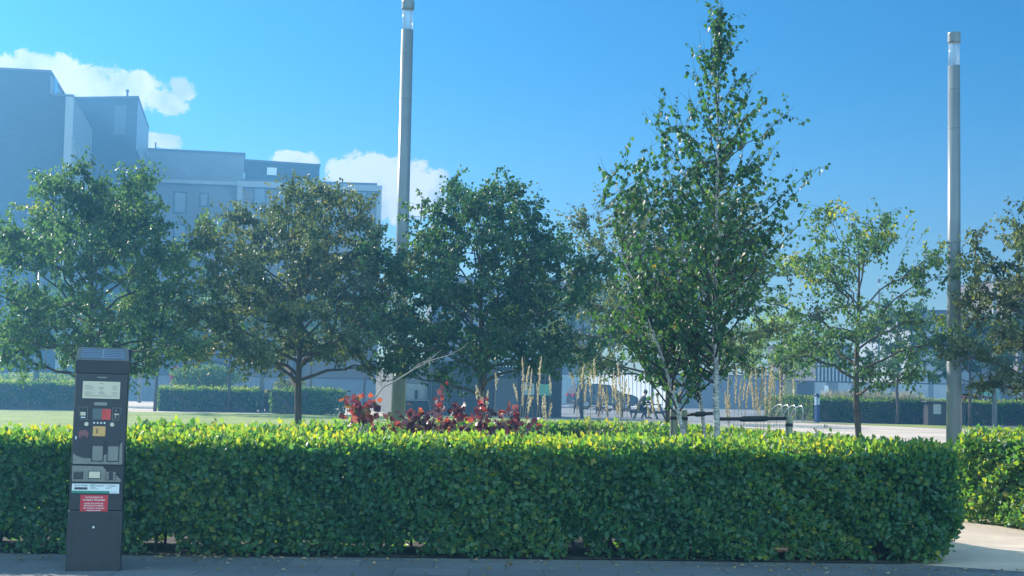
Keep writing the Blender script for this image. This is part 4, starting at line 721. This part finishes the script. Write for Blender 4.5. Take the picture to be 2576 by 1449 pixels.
# ------------------------------------------------------------------ kiosk
def kiosk():
    Y = 71; xl, xr = xat(1080, Y), xat(1412, Y); zt = at(1240, 915, Y).z; t = empty('kiosk', ((xl+xr)/2, Y, 0), 0, 'black timber-clad kiosk with a round wall lamp and menu boards', 'kiosk'); w_ = (xr-xl)/2
    b = MB(); b.box(-w_, w_, 0, 3.2, 0, zt); b.build('wall', M['kiosk'], t); b = MB(); b.box(-w_-.06, w_+.06, -.12, 3.3, zt, zt+.1); b.build('roof', M['coping'], t)
    for k in range(40):
        x = -w_+.05+k*(2*w_-.1)/40; b = MB(); b.box(x, x+.035, -.035, -.002, .05, zt-.03); b.build('batten', M['kiosk'] if k % 5 else M['hoardd'], t)
    q = lambda u, v: (xat(u, Y)-(xl+xr)/2, at(u, v, Y).z)
    def pn(nm, u0, u1, v0, v1, m, d=.06): x0, z1 = q(u0, v0); x1, z0 = q(u1, v1); b = MB(); b.box(x0, x1, -d, -.037, z0, z1); return b.build(nm, m, t)
    mb = pn('menu_board', 1314, 1343, 961, 994, M['coffee']); pn('yellow_line', 1325, 1341, 979, 981, M['amber'], .066); pn('green_board', 1352, 1386, 966, 995, M['greenb']); pn('doorway', 1243, 1300, 950, 1052, M['ink'], .05)
    x, z = q(1259, 937); b = MB(); b.lathe([(.01, -.17), (.1, -.13), (.15, -.03), (.16, .05), (.1, .08)], 12, (x, -.2, z)); lm = b.build('wall_lamp', M['bulb'], t, smooth=True); b = MB(); b.tube([(x, -.2, z+.08), (x, -.2, z+.16), (x, -.03, z+.18)], .015, 5); b.build('bracket', M['dark'], lm)
    t2 = empty('string_lights', ((xl+xr)/2, Y-.15, zt-.05), 0, 'row of small white bulbs strung along the kiosk eaves', 'string lights'); b = MB(); x0, x1 = q(1248, 921)[0], q(1358, 921)[0]
    b.tube([(x0, 0, 0), ((x0+x1)/2, 0, -.04), (x1, 0, 0)], .008, 4); b.build('cable', M['dark'], t2)
    for k in range(15): b = MB(); x = x0+(x1-x0)*k/14; b.lathe([(.008, 0), (.028, -.03), (.03, -.06), (.01, -.085)], 8, (x, 0, -.02)); b.build('bulb', M['bulb'], t2, smooth=True)
    # servery to the left with a pale hatch and dark counter
    xl2, xr2 = xat(1013, 72), xat(1079, 72); t = empty('servery', ((xl2+xr2)/2, 72, 0), 0, 'grey servery hut with a pale serving hatch left of the black kiosk', 'kiosk'); w_ = (xr2-xl2)/2; zt = at(1040, 918, 72).z
    b = MB(); b.box(-w_, w_, .3, 2.6, 0, zt); b.build('wall', M['kioskpale'], t); b = MB(); b.box(-w_, w_, -.05, .295, 0, at(1040, 1008, 72).z); b.build('counter', M['kiosk'], t); b = MB(); b.box(-w_-.05, w_+.02, -.1, .29, at(1040, 1008, 72).z+.002, at(1040, 1005, 72).z); b.build('counter_top', M['stone'], t)
    z0, z1 = at(1040, 1004, 72).z, at(1040, 966, 72).z; b = MB(); b.box(-w_+.1, w_-.22, .26, .297, z0, z1); h_ = b.build('hatch', M['grout'], t); b = MB(); b.box(-.1, .05, .235, .258, z0, z1-.3); b.build('machine', M['dark'], h_); b = MB(); b.box(w_-.2, w_-.12, .2, .297, z0, z1+.2); b.build('frame_post', M['stone'], t)
kiosk()
# slatted fence beside the servery, running towards us
p0, p1 = gnd(944, 1038), gnd(1008, 1047); t = empty('slatted_fence', (p0.x, p0.y, 0), math.atan2(p1.y-p0.y, p1.x-p0.x), 'grey slatted timber fence panel left of the servery hut', 'fence'); L_ = (p1-p0).length
for k in range(int(L_/.16)): b = MB(); b.box(k*.16, k*.16+.12, 0, .03, .08, 2.15); b.build('slat', M['kioskpale'], t)
for z in (.35, 1.75): b = MB(); b.box(0, L_, .032, .08, z, z+.09); b.build('rail', M['palec'], t)
for k in (0, .5, 1): b = MB(); b.box(k*L_-.04, k*L_+.04, .082, .16, 0, 2.2); b.build('post', M['dark'], t)
# ------------------------------------------------------------------ cars
def car(label, x, y, rz, prof, glassprof, L, W, wr, wx, paint, group=None):
    t = empty('parked_car', (x, y, 0), rz, label, 'car', group); hw = W/2
    b = MB(); n = len(prof)
    def sect(pr, yv, ins=0): return [(px, yv, pz) for px, pz in pr]
    secs = [(-hw+.10, .97), (-hw, 1), (hw, 1), (hw-.10, .97)]; vs = []
    for yv, s_ in secs:
        for px, pz in prof: vs.append(((px-L/2)*s_+L/2, yv*(1-.16*max(0, (pz-.95)/.8)), .28+(pz-.28)*s_))
    fs = [(i*n+j, i*n+(j+1) % n, (i+1)*n+(j+1) % n, (i+1)*n+j) for i in range(3) for j in range(n)]+[tuple(range(n))[::-1], tuple(range(3*n, 4*n))]
    b.add(vs, fs); b.v = [(p[0]-L/2, p[1], p[2]) for p in b.v]; b.build('body', M[paint], t, bevel=.03)
    for sg in (-1, 1):
        for gp in glassprof:
            b = MB(); pts = [(px-L/2, sg*(hw*(1-.16*max(0, (pz-.95)/.8))+.006), pz) for px, pz in gp]; b.prism(pts, (0, -sg*.02, 0)); b.build('side_window', M['carg'], t)
        for wxx in wx:
            b = MB(); c = (wxx-L/2, sg*(hw-.11), wr); b.tube([(c[0], c[1]-sg*.11, c[2]), (c[0], c[1]+sg*.13, c[2])], wr, 22); wh = b.build('wheel', M['tyre'], t)
            b = MB(); b.tube([(c[0], c[1]+sg*.131, c[2]), (c[0], c[1]+sg*.137, c[2])], wr*.62, 16); b.build('rim', M['rim'], wh)
        b = MB(); b.box(-L/2-.03, -L/2+.12, sg*(hw-.22)-.14, sg*(hw-.22)+.14, .88, 1.06); b.build('tail_light', M['lampr'], t)
    top = max(pz for _, pz in prof)
    rp = [(px, pz) for px, pz in prof if pz > .9]
    (x0, z0_), (x1, z1_) = rp[1], rp[0]
    b = MB(); gx = [p for p in prof if p[1] > .93]
    return t
suvp = [(0, .35), (.02, .75), (.05, 1.05), (.28, 1.60), (.6, 1.70), (1.6, 1.74), (2.55, 1.68), (3.35, 1.18), (4.2, 1.02), (4.55, .85), (4.6, .4), (4.3, .28), (.3, .28)]
suvg = [[(.55, 1.1), (.62, 1.5), (1.35, 1.58), (1.4, 1.1)], [(1.48, 1.1), (1.45, 1.58), (2.1, 1.56), (2.2, 1.1)], [(2.28, 1.1), (2.2, 1.54), (2.5, 1.5), (3.1, 1.14)]]
sx_, _ = 0, 0; px = at(1515, 1020, 101); car('dark blue-grey parked car beyond the picnic tables, tail to the left', px.x, 101, R(14), suvp, suvg, 4.6, 1.85, .36, (.85, 3.65), 'carb')
hp = [(0, .4), (.02, .8), (.1, 1.0), (.35, 1.36), (1.3, 1.46), (2.2, 1.4), (3.0, 1.02), (3.9, .9), (4.15, .7), (4.15, .35), (3.9, .25), (.3, .25)]
hg = [[(.5, 1.0), (.6, 1.28), (1.3, 1.38), (1.35, 1.0)], [(1.42, 1.0), (1.4, 1.38), (2.1, 1.33), (2.7, 1.02)]]
px = at(2476, 1020, 86); car('red parked car mostly hidden behind the clipped hedge at the right', px.x, 86, R(6), hp, hg, 4.15, 1.76, .31, (.75, 3.3), 'carr')
# ------------------------------------------------------------------ picnic tables
def picnic(label, x, y, rz):
    t = empty('picnic_table', (x, y, 0), rz, label, 'picnic table', 'picnic tables in the courtyard')
    b = MB()
    for k in range(5): b.box(-.9, .9, -.36+k*.147, -.36+k*.147+.13, .70, .745)
    b.build('tabletop', M['woodtop'], t)
    for s_ in (-1, 1):
        b = MB()
        for k in (0, 1): y0 = s_*.72+(k-1)*.14+.005; b.box(-.9, .9, y0, y0+.13, .40, .44)
        b.build('bench', M['woodtop'], t)
    for xx in (-.65, .65):
        for s_ in (-1, 1): b = MB(); b.prism([(xx-.04, s_*.26, .699), (xx-.04, s_*.36, .699), (xx-.04, s_*.66, 0), (xx-.04, s_*.56, 0)][::s_], (.05, 0, 0)); b.build('leg', M['wood'], t)
        b = MB(); b.box(xx+.011, xx+.06, -.80, .80, .30, .399); b.build('cross_beam', M['wood'], t)
    return t
q = gnd(1633, 1056); picnic('picnic table the dark-clothed person sits at, nearest the birch', q.x+.1, q.y+.8, R(68))
q = gnd(1550, 1051); picnic('middle picnic table in front of the parked dark car', q.x, q.y+.7, R(20))
q = gnd(1480, 1042); picnic('farthest picnic table, close to the dark tree right of the kiosk', q.x, q.y, R(14))
def person():
    q = gnd(1610, 1054.5); t = empty('person', (q.x, q.y+.25, 0), R(-62), 'person in dark clothing sitting hunched on the picnic bench, seen from behind', 'person')
    me = bpy.data.meshes.new('body'); vs, es, rd = [], [], []
    def j(p, r_, par=None):
        vs.append(p); rd.append(r_)
        if par is not None: es.append((par, len(vs)-1))
        return len(vs)-1
    pel = j((0, 0, .52), .15); ch = j((0, .10, .80), .15, pel); c2 = j((0, .20, 1.02), .165, ch); nk = j((0, .27, 1.15), .06, c2); h0 = j((0, .33, 1.23), .085, nk); h1 = j((0, .36, 1.33), .088, h0)
    for s_ in (-1, 1):
        sh = j((s_*.17, .2, 1.03), .07, c2); el_ = j((s_*.26, .38, .80), .05, sh); wr = j((s_*.14, .62, .80), .032, el_); pm = j((s_*.11, .69, .80), .032, wr)
        for k, (dx, ln) in enumerate([(-.026, .065), (-.009, .075), (.009, .07), (.026, .055)]): a = j((s_*.11+dx, .73, .805), .0095, pm); bb = j((s_*.11+dx*1.2, .73+ln*.5, .80), .0085, a); j((s_*.11+dx*1.2, .73+ln*.85, .785), .007, bb)
        th = j((s_*.145-s_*.075, .70, .80), .01, pm); j((s_*.05, .73, .79), .008, th)
        hp_ = j((s_*.1, .02, .50), .105, pel); kn = j((s_*.15, .46, .52), .075, hp_); an = j((s_*.15, .44, .10), .045, kn); to = j((s_*.16, .62, .05), .042, an)
    me.from_pydata(vs, es, []); ob = bpy.data.objects.new('body', me); COL.objects.link(ob)
    md = ob.modifiers.new('s', 'SKIN'); sb = ob.modifiers.new('u', 'SUBSURF'); sb.levels = 1; sb.render_levels = 1
    for i, r_ in enumerate(rd): me.skin_vertices[0].data[i].radius = (r_, r_)
    me.skin_vertices[0].data[0].use_root = True
    dg = bpy.context.evaluated_depsgraph_get(); m2 = bpy.data.meshes.new_from_object(ob.evaluated_get(dg)); bpy.data.objects.remove(ob)
    m2.materials.clear(); m2.materials.append(M['cloth']); m2.materials.append(M['skin'])
    for f in m2.polygons:
        c = f.center; f.material_index = 1 if (c.z > 1.14 or (c.y > .63 and c.z > .7)) else 0; f.use_smooth = True
    o = bpy.data.objects.new('body', m2); COL.objects.link(o); o.parent = t
    b = MB(); b.lathe([(.03, .115), (.075, .09), (.098, .03), (.1, -.03), (.085, -.07)], 14, (0, .325, 1.33)); hr = b.build('hair', M['hair'], t, smooth=True)
    b = MB(); b.lathe([(.17, 0), (.185, .12), (.2, .32), (.19, .46), (.08, .56)], 16, (0, 0, .5)); b.v = [(p[0]*1.05, p[1]*.78+(p[2]-.5)*.36, p[2]) for p in b.v]; b.build('jacket', M['cloth'], t, smooth=True)
    b = MB(); b.tube([(0, .44, 1.29), (0, .465, 1.27)], .012, 6); b.build('nose', M['skin'], t)
person()
# ------------------------------------------------------------------ bins, post, hoops
q = gnd(1961, 1049.5); t = empty('wheeled_bin', (q.x, q.y, 0), R(10), 'black wheeled litter bin between the golden grass and the sunlit hedge wall', 'bin')
b = MB(); b.add([(-.3, -.32, .1), (.3, -.32, .1), (.3, .3, .1), (-.3, .3, .1), (-.37, -.4, .93), (.37, -.4, .93), (.37, .36, .93), (-.37, .36, .93)], [(0, 3, 2, 1), (4, 5, 6, 7), (0, 1, 5, 4), (1, 2, 6, 5), (2, 3, 7, 6), (3, 0, 4, 7)]); b.build('body', M['dark'], t, bevel=.02)
b = MB(); b.prism([(-.4, -.43, .935), (-.4, -.43, .98), (-.4, .1, 1.06), (-.4, .4, .98), (-.4, .4, .935)], (.8, 0, 0)); b.build('lid', M['meter'], t, bevel=.01)
for s_ in (-1, 1): b = MB(); b.tube([(s_*.31, .3, .11), (s_*.37, .3, .11)], .11, 14); b.build('wheel', M['tyre'], t)
b = MB(); b.box(-.3, -.1, -.405, -.385, .55, .75); b.build('sticker', M['white'], t)
q = gnd(2375, 1070.5); t = empty('bin_store', (q.x, q.y-.1, 0), 0, 'dark cabinet with an overhanging lid and a white notice before the long dark hedge', 'cabinet')
b = MB(); b.box(-.88, .9, -.3, .5, .02, 1.08); b.build('cabinet', M['meter'], t, bevel=.01); b = MB(); b.box(-1.0, .98, -.42, .56, 1.085, 1.16); b.build('lid', M['coping'], t, bevel=.01); b = MB(); b.box(-.63, -.27, -.312, -.302, .55, 1.02); b.build('notice', M['hoardp'], t)
for k in (-.6, 0, .6): b = MB(); b.box(k-.005+.3, k+.005+.3, -.304, -.301, .06, 1.04); b.build('door_gap', M['ink'], t)
q = gnd(2055, 1064); t = empty('marker_post', (q.x, q.y, 0), R(35), 'slim dark blue post with a pale panel at the corner of the long dark hedge', 'post')
b = MB(); b.box(-.1, .1, -.09, .09, 0, 1.3); b.build('post', M['bluep'], t, bevel=.01); b = MB(); b.lathe([(.11, 1.3), (.12, 1.34), (.08, 1.41)], 12); b.build('cap', M['dark'], t); b = MB(); b.box(-.112, -.101, -.07, .07, .85, 1.25); b.build('panel', M['bluel'], t); b = MB(); b.box(-.08, .08, -.099, -.091, .88, 1.2); b.build('panel', M['bluel'], t)
for k, (ua, va, ub, vb, lb) in enumerate([(1932, 1053, 1968, 1055, 'steel bicycle hoop nearest the birch, leftmost of four'), (1950, 1055, 1985, 1057, 'second steel bicycle hoop from the left'), (1968, 1057, 2002, 1059, 'third steel bicycle hoop from the left'), (1986, 1059, 2020, 1061, 'steel bicycle hoop nearest the blue post, rightmost of four')]):
    a, c = gnd(ua, va), gnd(ub, vb); t = empty('bicycle_hoop', tuple(a), 0, lb, 'bicycle stand', 'steel bicycle hoops'); d = c-a; b = MB()
    pts = [Vector((0, 0, 0)), d*.06+Vector((0, 0, .2)), d*.2+Vector((0, 0, .43)), d*.42+Vector((0, 0, .63)), d*.68+Vector((0, 0, .75)), d*.88+Vector((0, 0, .78)), d*.98+Vector((0, 0, .7)), d+Vector((0, 0, .5)), d]
    b.tube(pts, .028, 8); b.build('hoop', M['steel'], t, smooth=True); b = MB(); b.lathe([(.06, 0), (.06, .012)], 10, tuple(d)); b.lathe([(.06, 0), (.06, .012)], 10); b.build('foot_plate', M['steel'], t)
# ------------------------------------------------------------------ plants beyond the lawn
def mound(name, label, cat, u, v, Y, ru, rv, n, matl, ls, tone, group=None):
    global rng; rng = np.random.default_rng(int(u)+5); c = at(u, v, Y); t = empty(name, (c.x, Y, 0), 0, label, cat, group); rx, rz = ru*Y/F, rv*Y/F
    d = norm(rnd(n))*(rng.random((n, 1))**.35); P = d*[rx, rx*.6, rz]+[0, 0, c.z]; P[:, 0] += .12*rx*np.sin(P[:, 2]*9); P = P[P[:, 2] > .02]; n = len(P)
    leaves('foliage', P, rnd(n)+[0, 0, .5], rnd(n), ls*rng.uniform(.6, 1.2, n), tone+rng.normal(size=n)*.2, M[matl], t); b = MB()
    for k in range(7): b.tube([(rng.normal()*.08, 0, 0), (rng.normal()*rx*.4, rng.normal()*rx*.3, c.z)], [.03, .008], 4)
    b.build('stems', M['twig'], t); return t
mound('shrub', 'bushy green shrub rising behind the far hedge with the lit left end', 'shrub', 520, 950, 74, 95, 32, 5200, 'treeG', .11, .55)
mound('shrub', 'small reddish shrub over the left part of the far hedge', 'shrub', 441, 945, 75, 16, 22, 500, 'red', .1, .5)
mound('shrub', 'bronze-tipped shrub above the short hedge block left of the dark trunk', 'shrub', 730, 968, 74, 42, 14, 1100, 'treeO', .1, .5)
mound('shrub', 'yellow-green shrubs above the dark hedge left of the parking meter', 'shrub', 70, 958, 75, 140, 20, 5200, 'treeG', .11, .7)
mound('fern_plant', 'pale spiky plant between two clipped hedges by a far lamp column', 'plant', 684, 1010, 71, 22, 24, 600, 'blade', .3, .3)
global_n = 2600; rng = np.random.default_rng(8); us = rng.uniform(2066, 2322, global_n); P = []
for u in us: p = at(u, 1040, 76+rng.uniform(-.5, 1.6)); P.append((p.x, p.y, rng.uniform(.6, .95)))
o = leaves('tufted_grass', P, rnd(global_n)*.16+[0, 0, 1], rnd(global_n), rng.uniform(.35, .85, global_n), rng.random(global_n), M['straw'], None, leaf_tpl(.09, .02)); tag(o, 'band of golden tufted grass above the long dark hedge at the right', 'ornamental grass', kind='stuff')
nl = 330; rng = np.random.default_rng(4); P = np.stack([rng.uniform(-4.6, 4.6, nl), 12.75-np.abs(rng.normal(size=nl))*.45, np.full(nl, .022)], 1); P[:60] = np.stack([rng.normal(size=60)*.25-2.65, 12.5+rng.normal(size=60)*.12, np.full(60, .025)], 1)
o = leaves('fallen_leaves', P, rnd(nl)*[1, 1, .1], rnd(nl)*.25+[0, 0, 1], rng.uniform(.02, .055, nl), rng.random(nl), M['dead']); tag(o, 'dry fallen leaves scattered on the paving along the foot of the front hedge', 'fallen leaves', kind='stuff')
